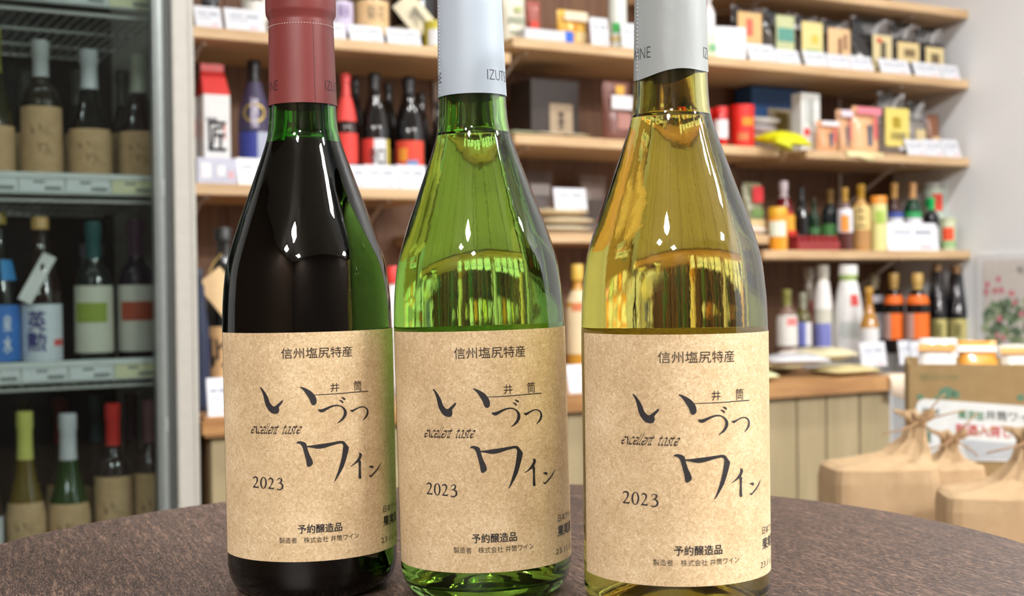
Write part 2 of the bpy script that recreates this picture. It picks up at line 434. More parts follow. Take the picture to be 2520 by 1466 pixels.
A_ = (1040, 930, .07505); B_ = (1150, 930, .08867); C_ = (1140, 1070, .1023); D_ = (1030, 1040, .1364)
brush = [
 (A_, [(340,370),(370,350),(410,385),(470,455),(540,560),(590,650),(630,740),(660,840),(700,920),(750,980),(800,1015),(840,1010),(900,960),(980,890),(1040,830),(1090,800),(1108,820),(1090,870),(1040,940),(985,1010),(968,1060),(985,1120),(980,1180),(945,1245),(890,1268),(800,1262),(720,1230),(640,1150),(570,1040),(525,930),(495,800),(465,660),(430,550),(390,450)]),
 (B_, [(160,295),(190,285),(260,305),(360,350),(460,410),(530,480),(590,560),(620,640),(630,720),(615,775),(575,815),(530,825),(485,800),(455,740),(430,660),(390,590),(340,510),(280,420),(220,350),(170,315)]),
 (B_, [(550,515),(800,503),(1100,485),(1400,462),(1700,430),(2045,403),(2050,425),(1700,452),(1400,482),(1100,505),(800,522),(560,530)]),
 (B_, [(1245,680),(1300,678),(1345,700),(1372,740),(1360,768),(1330,755),(1300,720),(1265,700)]),
 (B_, [(1300,595),(1350,592),(1400,612),(1428,650),(1415,672),(1385,668),(1350,640),(1320,612)]),
 (B_, [(665,940),(700,950),(760,945),(850,915),(950,870),(1060,830),(1160,812),(1250,820),(1340,855),(1410,910),(1455,980),(1468,1050),(1455,1130),(1410,1210),(1350,1275),(1280,1320),(1210,1358),(1215,1335),(1280,1270),(1340,1190),(1375,1110),(1385,1030),(1370,960),(1330,895),(1270,858),(1200,850),(1110,862),(1010,905),(920,960),(850,1005),(790,1033),(730,1028),(685,995)]),
 (B_, [(1548,962),(1590,968),(1650,950),(1740,905),(1820,870),(1900,858),(1970,872),(2030,915),(2065,990),(2065,1060),(2045,1130),(2000,1200),(1905,1275),(1915,1245),(1970,1170),(2005,1090),(2018,1010),(2005,950),(1965,905),(1900,885),(1830,900),(1760,935),(1690,985),(1630,1028),(1585,1015)]),
 (C_, [(160,300),(200,265),(260,258),(340,275),(395,310),(415,375),(435,460),(480,590),(530,690),(570,800),(555,850),(510,890),(465,912),(430,895),(415,840),(400,740),(360,590),(325,460),(300,390),(260,335),(220,315),(175,315)]),
 (C_, [(400,378),(520,368),(700,340),(900,312),(1060,285),(1210,258),(1290,260),(1330,290),(1380,360),(1428,420),(1415,500),(1390,610),(1350,760),(1300,920),(1220,1080),(1140,1220),(1085,1295),(1080,1275),(1120,1180),(1170,1020),(1220,840),(1260,660),(1280,500),(1290,380),(1270,330),(1220,315),(1100,345),(960,390),(860,425),(740,450),(640,448),(520,420),(410,408)]),
 (C_, [(1662,568),(1700,562),(1735,590),(1740,640),(1715,700),(1695,750),(1720,790),(1715,950),(1725,1120),(1732,1200),(1710,1230),(1680,1222),(1662,1180),(1665,1050),(1668,930),(1660,850),(1655,790),(1620,815),(1560,860),(1460,915),(1465,900),(1530,850),(1600,770),(1650,690),(1675,630),(1675,590)]),
 (C_, [(1895,920),(1940,895),(1995,885),(2015,910),(2010,945),(1990,958),(1960,940),(1930,922)]),
 (C_, [(1905,1130),(1960,1135),(2030,1060),(2100,970),(2150,890),(2190,805),(2180,870),(2140,960),(2080,1050),(2010,1130),(1960,1180),(1935,1175)])]
BRUSH = poly2d([crop(*k, pts) for k, pts in brush])
two = [(150,1105),(168,1080),(192,1070),(222,1080),(243,1105),(244,1145),(225,1190),(195,1240),(182,1262),(235,1268),(262,1253),(250,1293),(155,1281),(155,1270),(195,1218),(215,1170),(220,1125),(205,1100),(182,1095),(165,1105),(157,1122)]
def ring(cx, cy, a, b, a2, b2, n=28, rot=0):
    o = [(cx + a * math.cos(t * 2 * math.pi / n), cy + b * math.sin(t * 2 * math.pi / n)) for t in range(n + 1)]
    i = [(cx + a2 * math.cos(t * 2 * math.pi / n), cy + b2 * math.sin(t * 2 * math.pi / n)) for t in range(n + 1)]
    return o, i
def ring2d(key, *a):
    o, i = ring(*a); o = crop(*key, o); i = crop(*key, i); n = len(o) - 1
    return o + i, [(k, k + 1, n + 1 + k + 1, n + 1 + k) for k in range(n)]
three = [(582,1150),(598,1122),(628,1105),(665,1115),(686,1145),(676,1180),(655,1200),(690,1220),(706,1265),(692,1310),(650,1338),(610,1340),(580,1322),(590,1310),(620,1323),(655,1313),(673,1280),(668,1240),(640,1215),(605,1212),(606,1202),(638,1190),(655,1160),(650,1130),(625,1120),(602,1135),(590,1155)]
YEAR = join2d([poly2d([crop(*D_, two), crop(*D_, [(x + 277, y + 27) for x, y in two]), crop(*D_, three)]), ring2d(D_, 342, 1196, 60, 111, 33, 98)])
# slanted pen-written words, drawn with a broad nib
LET = {'e': [[(.02,.45),(.3,.5),(.45,.78),(.34,.98),(.16,.88),(.02,.5),(.06,.12),(.22,0),(.44,.18)]],
       'x': [[(0,.9),(.12,1),(.26,.5),(.4,0),(.52,.1)],[(.52,1),(.26,.5),(0,0)]],
       'c': [[(.44,.85),(.3,1),(.1,.8),(0,.4),(.08,.08),(.22,0),(.42,.16)]],
       'l': [[(.2,1.55),(.08,.8),(.0,.15),(.08,0),(.18,.08)]],
       'n': [[(.0,.92),(.07,1),(.06,.6),(.0,0)],[(.02,.3),(.16,.8),(.32,1),(.37,.85),(.31,.12),(.37,0),(.47,.12)]],
       't': [[(.08,1.32),(.05,.8),(.0,.15),(.07,0),(.2,.14)],[(-.08,.95),(.26,1.0)]],
       'a': [[(.42,.95),(.2,1),(.03,.6),(.0,.15),(.1,0),(.3,.3),(.42,.95),(.36,.15),(.42,0),(.52,.12)]],
       's': [[(.36,.9),(.22,1),(.1,.8),(.2,.5),(.26,.2),(.14,0),(-.02,.08)]]}
ADV = {'e': .5, 'x': .56, 'c': .5, 'l': .26, 'n': .52, 't': .36, 'a': .58, 's': .44, ' ': .62}
def script_words(txt):
    x = 0; parts = []
    nib = (.07, .105)
    for ch in txt:
        for st in LET.get(ch, []):
            c = catmull([(x + a + .28 * b_, b_) for a, b_ in st], 4); v = []; f = []
            for i, (a, b_) in enumerate(c):
                v += [(a - nib[0], b_ - nib[1]), (a + nib[0], b_ + nib[1])]
                if i: f.append((2 * i - 2, 2 * i - 1, 2 * i + 1, 2 * i))
            parts.append((v, f))
        x += ADV[ch]
    return join2d(parts), x
(SV, SF), SW = script_words('excellent taste')
p0 = lab(1045, 1074); p1 = lab(1166, 1079)
xh = lab(1050, 1058)[1] - lab(1050, 1075)[1]
SCRIPT = ([(p0[0] + a / SW * (p1[0] - p0[0]) * 1.0, p0[1] + (p1[1] - p0[1]) * a / SW * 0 + b_ * xh) for a, b_ in SV], SF)
def tl(s, a, b_, off=0, shear=0):     # text between two photo corners (left-top, right-bottom) on the middle label
    x0, y0 = lab(*a); x1, y1 = lab(*b_)
    return text_fit(s, x0, x1, min(y0, y1), max(y0, y1), off, shear)
LT = {}
s0 = lab(1117, 856)[0]; s1 = lab(1291, 853)[0]; zc = lab(1203, 867)[1]; hh = .0235
LT['head'] = text_fit('信州塩尻特産', s0, s1, zc - hh, zc + hh, .0)
LT['ido'] = join2d([tl('井', (1239, 946), (1261, 968)), tl('筒', (1296, 940), (1316, 965))])
a_ = lab(1162, 1324); b_ = lab(1271, 1321); zc = lab(1216, 1323)[1]
LT['rsv'] = bold(text_fit('予約醸造品', a_[0], b_[0], zc - .0195, zc + .0195), .00007, .0004)
a_ = lab(1117, 1354); b_ = lab(1312, 1345); zc = lab(1210, 1352)[1]
LT['maker'] = text_fit('製造者　株式会社 井筒ワイン', a_[0], b_[0], zc - .013, zc + .013)
a_ = lab(1371, 1275); zc = a_[1]
LT['nihon'] = text_fit('日本ワイン', a_[0], a_[0] + .0185, zc - .016, zc + .016, .0)
a_ = lab(1371.5, 1307); zc = a_[1]
LT['kaju'] = bold(text_fit('果実酒', a_[0], a_[0] + .0165, zc - .023, zc + .023), .00014, .001)
a_ = lab(1367, 1357); zc = a_[1]
LT['date'] = text_fit('23.11.10', a_[0], a_[0] + .018, zc - .012, zc + .012, -.01)
S_LEFT = -R(83.5) * RAD; S_RIGHT = .0595
KRAFT = kraft('kraft_label', (174, 148, 112), (197, 171, 133), (222, 201, 168), .12)
def label_art(v, b, rad, step=.003):
    vv = [(x, b['zb'] + z * (b['zt'] - b['zb'])) for x, z in v[0]]
    return flat_art(vv, v[1], rad=rad, step=step, yaw=b['yaw'], lift=.00026)
def big_bottle(i, name, label, glass_c, wine_c, cap_mat_, cap_bot, seam, perf, thetas, lipz, inkc, LIQ):
    b = BOT[i]
    t = thing(name, b['loc'], 0, label, 'bottle'); t.rotation_euler = (0, -b['lean'], 0)
    gm = glass('glass_' + str(i), glass_c, 1.5, 0, .12)
    big_glass(t, gm, LIQ, lipz)
    wm = link('wine', wine_mesh(LIQ), mat((20, 6, 14), .6, 0, 0) if i == 0 else glass('wine_' + str(i), wine_c, 1.34 / 1.5, 0, .45, 420, .12), t)
    link('wine_surface', wine_top(LIQ), mat((26, 8, 16), .1) if i == 0 else glass('wine_top_' + str(i), tuple(c ** .5 for c in wine_c), 1.34), t)
    # capsule over neck and lip
    ez = cap_bot
    cp = [(prof_r(ez) + .0004, ez)] + [(prof_r(z) + .0004, z) for z in [ez + (lipz - ez) * q / 10 for q in range(1, 11)]]
    cp += [(.0146, lipz + .0012), (.0158, lipz + .0035), (.0160, lipz + .005), (.0160, lipz + .026), (.0155, lipz + .0285), (.0140, lipz + .030), (0, lipz + .030)]
    n = 96; me = lathe(cp, n)
    if i == 2:                   # this capsule's foil edge runs at a slant
        for v in me.vertices:
            if v.co.z < ez + 1e-4: v.co.z = ez + .0016 * (v.co.x / .015) + .0008 * math.sin(3 * math.atan2(v.co.y, v.co.x))
    cap = link('capsule', me, cap_mat_, t)
    # foil lettering around the capsule: ends at the left, begins at the right
    a0, a1 = thetas; rr = prof_r(ez + .008) + .0004
    v, f = text_fit('IZUTSU WINE', 0, R(116) * rr, ez + .0060, ez + .0106, -.014)
    for aa in (a0, a1 - R(116)): link('lettering', flat_art(v, f, rad=rr, step=.002, yaw=aa, zf=lambda z: prof_r(z) + .0004, lift=.0001), mat(inkc, .5), cap)
    bm = bmesh.new()
    if perf == 'ring':
        for q in range(72):
            a = 2 * math.pi * q / 72; r = prof_r(lipz - .002) + .0005
            m_ = Matrix.Translation((r * math.sin(a), -r * math.cos(a), lipz - .0022)) @ Matrix.Rotation(a, 4, 'Z')
            bmesh.ops.create_cube(bm, size=1, matrix=m_ @ Matrix.Diagonal((.0005, .0002, .00022, 1)))
    else:
        z = ez + .002
        while z < lipz - .004:
            for a in (perf, perf + math.pi * .97):
                r = prof_r(z) + .0005
                m_ = Matrix.Translation((r * math.sin(a), -r * math.cos(a), z)) @ Matrix.Rotation(a, 4, 'Z')
                bmesh.ops.create_cube(bm, size=1, matrix=m_ @ Matrix.Diagonal((.00045, .0003, .0006, 1)))
            z += .0016
    pf = link('perforation', to_mesh(bm), mat((214, 206, 206), .5), cap); pf['kind'] = 'stuff'
    if seam is not None:
        rr = lambda z: prof_r(z) + .0004
        link('seam', arc_sheet(0, seam, seam + .022, ez + .0002, lipz - .0005, 2, .00008, 12, rr), mat((84, 36, 40), .5), cap)
    # labels
    lb = link('label', arc_sheet(RAD + .0001, b['yaw'] + S_LEFT / RAD, b['yaw'] + S_RIGHT / RAD, b['zb'], b['zt'], 64, .00012), KRAFT, t)
    rad = RAD + .0001
    link('brush_lettering', label_art(BRUSH, b, rad), INK, lb)
    link('year_lettering', label_art(YEAR, b, rad), INK, lb)
    link('script_lettering', label_art(SCRIPT, b, rad), INK2, lb)
    for kx, mm in (('head', INK2), ('ido', INK2), ('rsv', INK), ('maker', INKG), ('nihon', INK), ('kaju', INK), ('date', INK2)):
        link('lettering', label_art(LT[kx], b, rad, .002), mm, lb)
    link('back_label', arc_sheet(RAD + .0001, b['yaw'] + R(128), b['yaw'] + R(232), b['zb'] + .004, b['zt'], 40, .00012), KRAFT, t)
    return t
big_bottle(0, 'wine_bottle', 'green glass bottle of dark red wine with a red capsule, kraft label', (.34, .66, .26), (.030, .002, .010),
           capsule_mat('red_foil', (114, 48, 46), .06),   .2196, unproj(BOT[0], 771, 150, .0145)[0], 'ring', (R(50), R(-36)), .2575, (56, 26, 34), .2026)
big_bottle(1, 'wine_bottle', 'bright green glass wine bottle with a white capsule, middle of the front three', (.605, .84, .42), (.97, .985, .80),
           capsule_mat('white_foil', (166, 178, 190), .03), .2215, None, R(-68), (R(28), R(-60)), .2660, (60, 64, 72), .2050)
big_bottle(2, 'wine_bottle', 'olive-yellow glass bottle of white wine with a wrinkled silver-grey capsule', (.83, .815, .49), (.985, .96, .72),
           capsule_mat('silver_foil', (146, 151, 151), .5, .34), .2225, None, R(-70), (R(53), R(-39)), .2680, (50, 54, 58), .2060)

# ================================================================== WALL SHELVES
ZS = dict(LS1=1.432, LS2=1.076, RT=1.700, RA=1.4755, RB=1.226, RC1=.972, RC2=.928)
TH = .027
STEEL = mat((196, 184, 172), .45)
def shelf(u0, u1, z, label, brackets):
    t = thing('wall_shelf', P(u0, 0, z - TH), T, label, 'shelf', None)
    link('board', box(0, u1 - u0, 0, DB - .011, 0, TH, .004, 2), PINE, t)
    for bu in brackets:
        x = bu - u0
        br = boxes([(x - .006, x + .006, .05, DB - .011, -.006, 0), (x - .006, x + .006, DB - .02, DB - .0115, -.14, -.006)])
        b = link('bracket', br, STEEL, t)
        link('brace', tube([(x, .09, -.005), (x, DB - .022, -.125)], .005, 6), STEEL, b)
uo = lambda px, py: hit(px, py, 0)[0]
shelf(-1.20, uo(1258, 135), ZS['LS1'], 'upper pine shelf of the left bay, holding sake bottles behind price cards', (-.78, -.05))
shelf(-1.20, uo(1090, 470), ZS['LS2'], 'lower pine shelf of the left bay, holding the carton and dark bottles', (-.78, -.32))
shelf(uo(1262, 100), UR - .002, ZS['RA'], 'long pine shelf carrying the row of clear nut pouches', (.08, .62, 1.45))
shelf(.60, UR - .002, ZS['RT'], 'topmost pine shelf of the right bay, cut by the top of the photo', (.9, 1.5))
shelf(.014, uo(1918, 370), ZS['RB'], 'pine shelf holding the red can and the stack of pale packets', (.08, .72))
shelf(uo(1985, 378), UR - .002, ZS['RB'], 'short pine shelf holding pink pouches and the yellow-labelled bag', (1.45,))
shelf(-.18, uo(1893, 590), ZS['RC1'], 'pine shelf between the bottles holding a stack of flat beige packets', (.08, .72))
shelf(uo(1880, 620), UR - .002, ZS['RC2'], 'lowest pine shelf, holding jam jar, oil bottles and tomato cans', (1.45,))

# ================================================================== COUNTER
CZ = .604; CD = -.60
uc = hit(2222, 930, CD)[0]
CU0 = hit(487, 700, -.609)[0] + .004
ct = thing('counter', P(CU0, CD, 0), T, 'long low counter with brown wooden top and pale panel front', 'counter')
cw = uc - CU0
bm = bmesh.new()
def slab(w, d0, d1, z0, z1, rc, n=8):
    pts = [(0, d0), (w - rc, d0)] + [(w - rc + rc * math.sin(a), d0 + rc - rc * math.cos(a)) for a in [math.pi / 2 * i / n for i in range(1, n)]] + [(w, d0 + rc), (w, d1), (0, d1)]
    vb = [bm.verts.new((x, y, z0)) for x, y in pts]; vt = [bm.verts.new((x, y, z1)) for x, y in pts]
    bm.faces.new(vt); bm.faces.new(vb[::-1]); m = len(pts)
    for i in range(m): bm.faces.new((vb[i], vb[(i + 1) % m], vt[(i + 1) % m], vt[i]))
slab(cw, -.012, .93, CZ - .036, CZ, .06); bmesh.ops.bevel(bm, geom=[e for e in bm.edges if abs(e.verts[0].co.z - e.verts[1].co.z) < 1e-5], offset=.006, segments=2, affect='EDGES')
link('countertop', to_mesh(bm), COUNTER, ct)
link('carcass', box(.02, cw - .03, .03, .92, .08, CZ - .0365), mat((112, 84, 56), .7), ct)
link('plinth', box(.03, cw - .05, .06, .9, 0, .08), mat((60, 50, 42), .7), ct)
us = [0.02]
for px in (1700, 1560, 1400, 1240, 1970, 2043, 2125): us.append(hit(px, 1050, CD)[0] - CU0)
us = sorted(us + [.20, .40, .58, cw - .03])
for a, b_ in zip(us, us[1:]):
    link('panel', box(a + .0025, b_ - .0025, .012, .0295, .08, CZ - .04, .001, 1), PANEL, ct)

# ================================================================== GOODS HELPERS
CAMXY = Vector((0, 0, 0))
def face_cam(p): return math.atan2(p.x - CAM.x, p.y - CAM.y) * -1   # local -Y turned to the camera
SHAPES = {
 'burgundy': [(0,0),(.93,0),(1,.02),(1,.40),(.97,.46),(.8,.55),(.56,.65),(.42,.74),(.39,.80),(.38,.90),(.42,.91),(.42,.995),(.36,1),(0,1)],
 'bordeaux': [(0,0),(.95,0),(1,.02),(1,.55),(.97,.62),(.8,.69),(.5,.73),(.40,.77),(.38,.90),(.43,.91),(.43,.995),(.36,1),(0,1)],
 'sake':     [(0,0),(.95,0),(1,.02),(1,.48),(.95,.56),(.72,.70),(.45,.80),(.36,.86),(.34,.92),(.42,.925),(.42,.99),(.36,1),(0,1)],
 'soy':      [(0,0),(.94,0),(1,.03),(1,.60),(.92,.68),(.62,.76),(.42,.80),(.38,.86),(.50,.865),(.50,.985),(.45,1),(0,1)],
 'cup':      [(0,0),(.94,0),(1,.03),(1,.86),(.97,.9),(1.02,.905),(1.02,.99),(.96,1),(0,1)],
 'jar':      [(0,0),(.92,0),(1,.04),(1,.72),(.9,.78),(.88,.80),(.98,.805),(.98,.97),(.93,1),(0,1)],
 'tall':     [(0,0),(.9,0),(1,.02),(1,.35),(.93,.55),(.72,.75),(.58,.83),(.55,.86),(.62,.865),(.64,.93),(.62,.99),(.5,1),(0,1)],
 'carton':   None}
def glossy(c, r=.12): return mat(c, r, 0, .5, .3)
def bottle(name, label, cat, x0, x1, yt, zs, d, shape, gc, cc, capf, bands=(), group=None, text=(), ybase=None, glassy=True, cap_part='cap', r_scale=1):
    """x0,x1,yt: outline in the photo; zs: shelf height; d: depth of the front; bands: (top px, bottom px, colour, a0, a1)"""
    xm = (x0 + x1) / 2
    yy = (733 if ybase is None else ybase)
    uu, _, k = hit(xm, yt, d); dia = (x1 - x0) / F * k * (1 / math.sqrt(1 + ((xm - 1260) / F) ** 2)); r = dia / 2
    c = P(uu, d, 0); c = c + Vector((c.x, c.y, 0)).normalized() * r
    dd = (c - O).dot(N)
    z1 = hit(xm, yt, dd)[1]; h = z1 - zs
    t = thing(name, Vector((c.x, c.y, zs)), face_cam(c), label, cat, group)
    pf = [(a * r, b_ * h) for a, b_ in SHAPES[shape]]
    cut = [q for q, (a, b_) in enumerate(SHAPES[shape]) if b_ >= capf - 1e-6]
    ci = cut[0] if cut else len(pf) - 1
    body = pf[:ci + 1] + [(0, pf[ci][1])]
    bodyS = [(0, .0002), (pf[1][0], .0002)] + [(a, max(b_, .0004)) for a, b_ in catmull(pf[1:ci + 1], 3)[1:]] + [(0, pf[ci][1])]
    def rz(z):
        for (ra, za), (rb, zb) in zip(bodyS[1:], bodyS[2:]):
            if za <= z <= zb and zb > za: return ra + (rb - ra) * (z - za) / (zb - za)
        return pf[ci][0] + .0006 if z > pf[ci][1] - 1e-4 else r
    link('bottle_body', lathe(bodyS, 28), glossy(gc) if glassy else mat(gc, .5), t)
    if ci < len(pf) - 1:
        cp = [(0, pf[ci][1] + .0002), (pf[ci][0] + .0005, pf[ci][1] + .0002)] + [(a + .0005, b_ + .0002) for a, b_ in pf[ci:]]
        link(cap_part, lathe(cp, 24), mat(cc, .35, .0, .5), t)
    zf = lambda z: rz(z) + .0006
    for bd in bands:
        zt = hit(xm, bd[0], dd)[1] - zs; zb = max(.004, hit(xm, bd[1], dd)[1] - zs)
        a0, a1 = (bd[3], bd[4]) if len(bd) > 3 else (-80, 80)
        extra = bd[5] if len(bd) > 5 else 0
        link('paper_label', arc_sheet(0, R(a0), R(a1), zb, zt, 16, .0003, 6, lambda z, e=extra: rz(z) + .0006 + e), bd[2] if not isinstance(bd[2], tuple) else mat(bd[2], .6), t)
    for (s, ya, yb, xa, xb, col, off) in text:
        zt = hit(xm, ya, dd)[1] - zs; zb = hit(xm, yb, dd)[1] - zs; rr = rz((zt + zb) / 2)
        v, f = text_fit(s, (xa - xm) / F * k, (xb - xm) / F * k, zb, zt, off)
        link('lettering', flat_art(v, f, rad=rr, step=max(.004, rr / 5), zf=zf, lift=.0012), mat(col, .6), t)
    return t, r, h
def slot(x0, x1, yt, d, yb=None):        # planar item: u-range and height on the plane d
    y = yt if yb is None else yb
    return hit(x0, y, d)[0], hit(x1, y, d)[0], hit((x0 + x1) / 2, yt, d)[1]
def deco(t, w, h, items, y=-.0006, name='print'):
    for it in items:
        fx0, fx1, fz0, fz1, c = it[:5]
        nm = it[5] if len(it) > 5 else name
        link(nm, box(-w / 2 + fx0 * w, -w / 2 + fx1 * w, y - .0006, y, fz0 * h, fz1 * h), mat(c, .6), t)
def carton(name, label, cat, x0, x1, yt, zs, d, dep, c, items=(), group=None, rough=.5, yaw=0, text=()):
    a, b_, z1 = slot(x0, x1, yt, d); w_ = b_ - a; h = z1 - zs
    t = thing(name, P((a + b_) / 2, d, zs), T + yaw, label, cat, group)
    link('carton_body', box(-w_ / 2, w_ / 2, 0, dep, 0, h, min(.002, w_ / 20)), mat(c, rough), t)
    deco(t, w_, h, items)
    for (s, fx0, fx1, fz0, fz1, col, off) in text:
        v, f = text_fit(s, -w_ / 2 + fx0 * w_, -w_ / 2 + fx1 * w_, fz0 * h, fz1 * h, off)
        link('lettering', flat_art(v, f, y=-.002), mat(col, .6), t)
    return t, w_, h
def card(label, x0, x1, yt, zs, d=.004, lean=.35, group=None, c=None, x1b=None, lift=0):
    a, b_, z1 = slot(x0, x1, yt, d); w_ = (b_ - a); h = z1 - zs - lift
    t = thing('price_card', P((a + b_) / 2, d + .002, zs + lift), T, label, 'price card', group)
    cb = link('card_stock', box(-w_ / 2, w_ / 2, -.0004, .0004, 0, h / math.cos(lean)), c or CARD, t, rot=(-lean, 0, 0))
    hh = h / math.cos(lean)
    l = [(-w_ * .36, -w_ * .02, -.0009, -.0005, hh * .62, hh * .70), (w_ * .06, w_ * .38, -.0009, -.0005, hh * .60, hh * .72), (-w_ * .36, w_ * .1, -.0009, -.0005, hh * .44, hh * .48)]
    link('print', boxes(l), mat((150, 158, 170), .6), cb)
    link('red_print', boxes([(w_ * .12, w_ * .36, -.0009, -.0005, hh * .08, hh * .18)]), mat((236, 176, 180), .6), cb)
    # a folded foot keeps the card standing
    link('foot', box(-w_ / 2, w_ / 2, 0, .014, .0001, .0008), c or CARD, t)
    return t
def pouch(name, label, cat, x0, x1, yt, zs, d, thick, c, items=(), film_top=0, group=None, yaw=0, rough=.4, seed=0, crease=.0006):
    a, b_, z1 = slot(x0, x1, yt, d); w_ = b_ - a; h = z1 - zs
    t = thing(name, P((a + b_) / 2, d + thick / 2, zs), T + yaw, label, cat, group)
    hb = h * (1 - film_top)
    link('pouch_body', pillow(w_, hb, thick, crease=crease, seed=seed), mat(c, rough, 0, .5, .2), t)
    if film_top:
        link('clear_top', pillow(w_ * .97, h * film_top + .012, thick * .3, 6, 6, crease=.002, seed=seed + 1), FILM, t, loc=(0, 0, hb - .012))
    for it in items:
        fx0, fx1, fz0, fz1, cc = it[:5]
        nm = it[5] if len(it) > 5 else 'paper_label'
        link(nm, box(-w_ / 2 + fx0 * w_, -w_ / 2 + fx1 * w_, -thick / 2 - .0022, -thick / 2 - .0012, fz0 * h, fz1 * h), mat(cc, .6), t)
    return t, w_, h
def flatpack(label, x0, x1, yt, ybm, zs, d, dep, c, group=None, name='flat_packet', cat='packet', yaw=0, seed=0, lift=0, tilt=0):
    a, b_, _ = slot(x0, x1, yt, d); w_ = b_ - a
    th = max(.006, hit((x0 + x1) / 2, yt, d)[1] - hit((x0 + x1) / 2, ybm, d)[1])
    t = thing(name, P((a + b_) / 2, d, zs + lift), T + yaw, label, cat, group)
    me = pillow(w_, dep, th, 10, 8, False, .001, seed)
    for v in me.vertices: v.co = Vector((v.co.x, v.co.z, v.co.y + th / 2))
    me.flip_normals()
    link('packet_body', me, mat(c, .4, 0, .5, .2), t, rot=(tilt, 0, 0))
    link('printed_band', box(-w_ * .3, w_ * .3, dep * .3, dep * .7, th + .001, th + .0016), mat(tuple(min(255, int(q * .8 + 40)) for q in c), .5), t, rot=(tilt, 0, 0))
    return t
# ================================================================== LEFT BAY, UPPER SHELF
z = ZS['LS1']; G1 = 'price cards along the upper left shelf'
card('white price card at the far left end of the upper left shelf', 482, 548, 12, z, group=G1)
card('white price card under the white calligraphy bottle, upper left shelf', 556, 652, 18, z, group=G1)
card('white price card just right of the red capsule, upper left shelf', 790, 853, 52, z, group=G1)
card('white price card in front of the squat tan-labelled bottle', 862, 946, 60, z, group=G1)
card('white price card right below the hanging cream tag', 955, 1038, 68, z, group=G1)
bottle('sake_bottle', 'black bottle at the left end of the upper left shelf, top cut off', 'bottle', 492, 535, -200, z, .05, 'sake', (26, 26, 28), (30, 30, 30), .925, [(-60, 12, (70, 74, 78))])
bottle('sake_bottle', 'pale bottle with black calligraphy on white label, behind left price cards', 'bottle', 590, 655, -180, z, .05, 'sake', (214, 210, 200), (200, 190, 170), .925, [(-70, 55, (236, 234, 226))], text=[('酒', -60, 10, 604, 644, (30, 30, 30), .02)])
bottle('sake_bottle', 'brown bottle with lilac label just right of the red capsule', 'bottle', 806, 866, -170, z, .05, 'sake', (60, 36, 30), (190, 160, 70), .925, [(8, 85, (206, 196, 222))], text=[('純米', 16, 50, 830, 858, (120, 100, 150), .01)])
bottle('sake_cup', 'black bottle with a tan label and grey floral print, upper left shelf', 'bottle', 868, 954, -150, z, .04, 'bordeaux', (24, 22, 22), (40, 36, 34), .91, [(8, 92, (226, 190, 140))], text=[('菊花', 22, 58, 900, 948, (120, 110, 88), .0)])
t_, r_, h_ = bottle('sake_bottle', 'large black bottle with a tilted cream calligraphy tag on its neck', 'bottle', 955, 1078, -260, z, .12, 'sake', (14, 14, 16), (30, 30, 30), .925, [(72, 100, (160, 146, 120), -60, 60)])
tg = link('neck_tag', box(-.032, .032, -.001, .001, -.052, .052, .0008, 1), mat((236, 226, 196), .6), t_, loc=(0, -r_ - .012, .098), rot=(0, R(-38), 0), label='cream hanging tag with grey brushed writing')
link('lettering', flat_art(*text_fit('大吟醸', -.016, .016, -.03, .02, .01), y=-.0016), mat((120, 116, 104), .6), tg)
link('tag_string', tube([(0, -r_ - .010, .145), (.01, -r_ * .6, .18), (.004, -.02, .22)], .0012, 6), mat((190, 170, 120), .7), t_)
bottle('snack_tub', 'small yellow tub with white label beside the white capsule', 'tub', 1042, 1112, 56, z, .012, 'cup', (206, 196, 70), (214, 204, 80), .905, [(78, 118, (236, 238, 242), -40, 40)], glassy=False, cap_part='lid')
carton('gift_box', 'dark gift box behind the upper left shelf bottles', 'box', 700, 800, -60, z, .12, .08, (60, 44, 36))

# ================================================================== LEFT BAY, LOWER SHELF
z = ZS['LS2']; G2 = 'price cards along the lower left shelf'
t_, w_, h_ = carton('sake_carton', 'white sake carton with red gabled top and one bold black character', 'carton', 500, 566, 232, z, .05, .07, (226, 226, 226),
    [(.1, .5, .70, .74, (120, 120, 124)), (.75, .8, .5, .7, (226, 120, 100))], text=[('匠', .18, .82, .38, .70, (40, 44, 50), .03)])
bm = bmesh.new()
pts = [(-w_ / 2, 0, 0), (w_ / 2, 0, 0), (w_ / 2, .07, 0), (-w_ / 2, .07, 0)]; v0 = [bm.verts.new((x, y, h_)) for x, y, _ in pts]
v1 = [bm.verts.new((x * .86, .035 + (y - .035) * .08, h_ + .058)) for x, y, _ in pts]; v2 = [bm.verts.new((x * .86, .035 + (y - .035) * .08, h_ + .075)) for x, y, _ in pts]
for A, B in ((v0, v1), (v1, v2)):
    for i in range(4): bm.faces.new((A[i], A[(i + 1) % 4], B[(i + 1) % 4], B[i]))
bm.faces.new(v2); link('gable_top', to_mesh(bm), mat((206, 52, 48), .4), t_)
t_, w_, h_ = carton('sake_carton', 'second white and red sake carton, half hidden by the fridge frame', 'carton', 448, 484, 240, z, .09, .07, (222, 220, 218), [(.1, .9, .55, .75, (220, 70, 50))])
bottle('paper_wrapped_bottle', 'white paper-wrapped bottle with red shoulder behind the cartons', 'bottle', 500, 560, 158, z, .15, 'sake', (190, 40, 36), (214, 200, 190), .80, glassy=False)
t_, r_, h_ = bottle('liqueur_bottle', 'dark purple bottle with gold oval emblem and blue lower label', 'bottle', 584, 664, 150, z, .04, 'sake', (38, 32, 52), (20, 20, 22), .80, [(205, 325, (62, 54, 84)), (328, 400, (56, 66, 150), -70, 10), (328, 400, (170, 176, 196), 10, 70)])
zc_ = hit(624, 280, .06)[1] - z
bm = bmesh.new()
vs_, fs_ = [], []
for q in range(40):
    a = 2 * math.pi * q / 40
    for s_ in (.0265, .0215): vs_.append((s_ * math.cos(a), s_ * .85 * math.sin(a) + zc_))
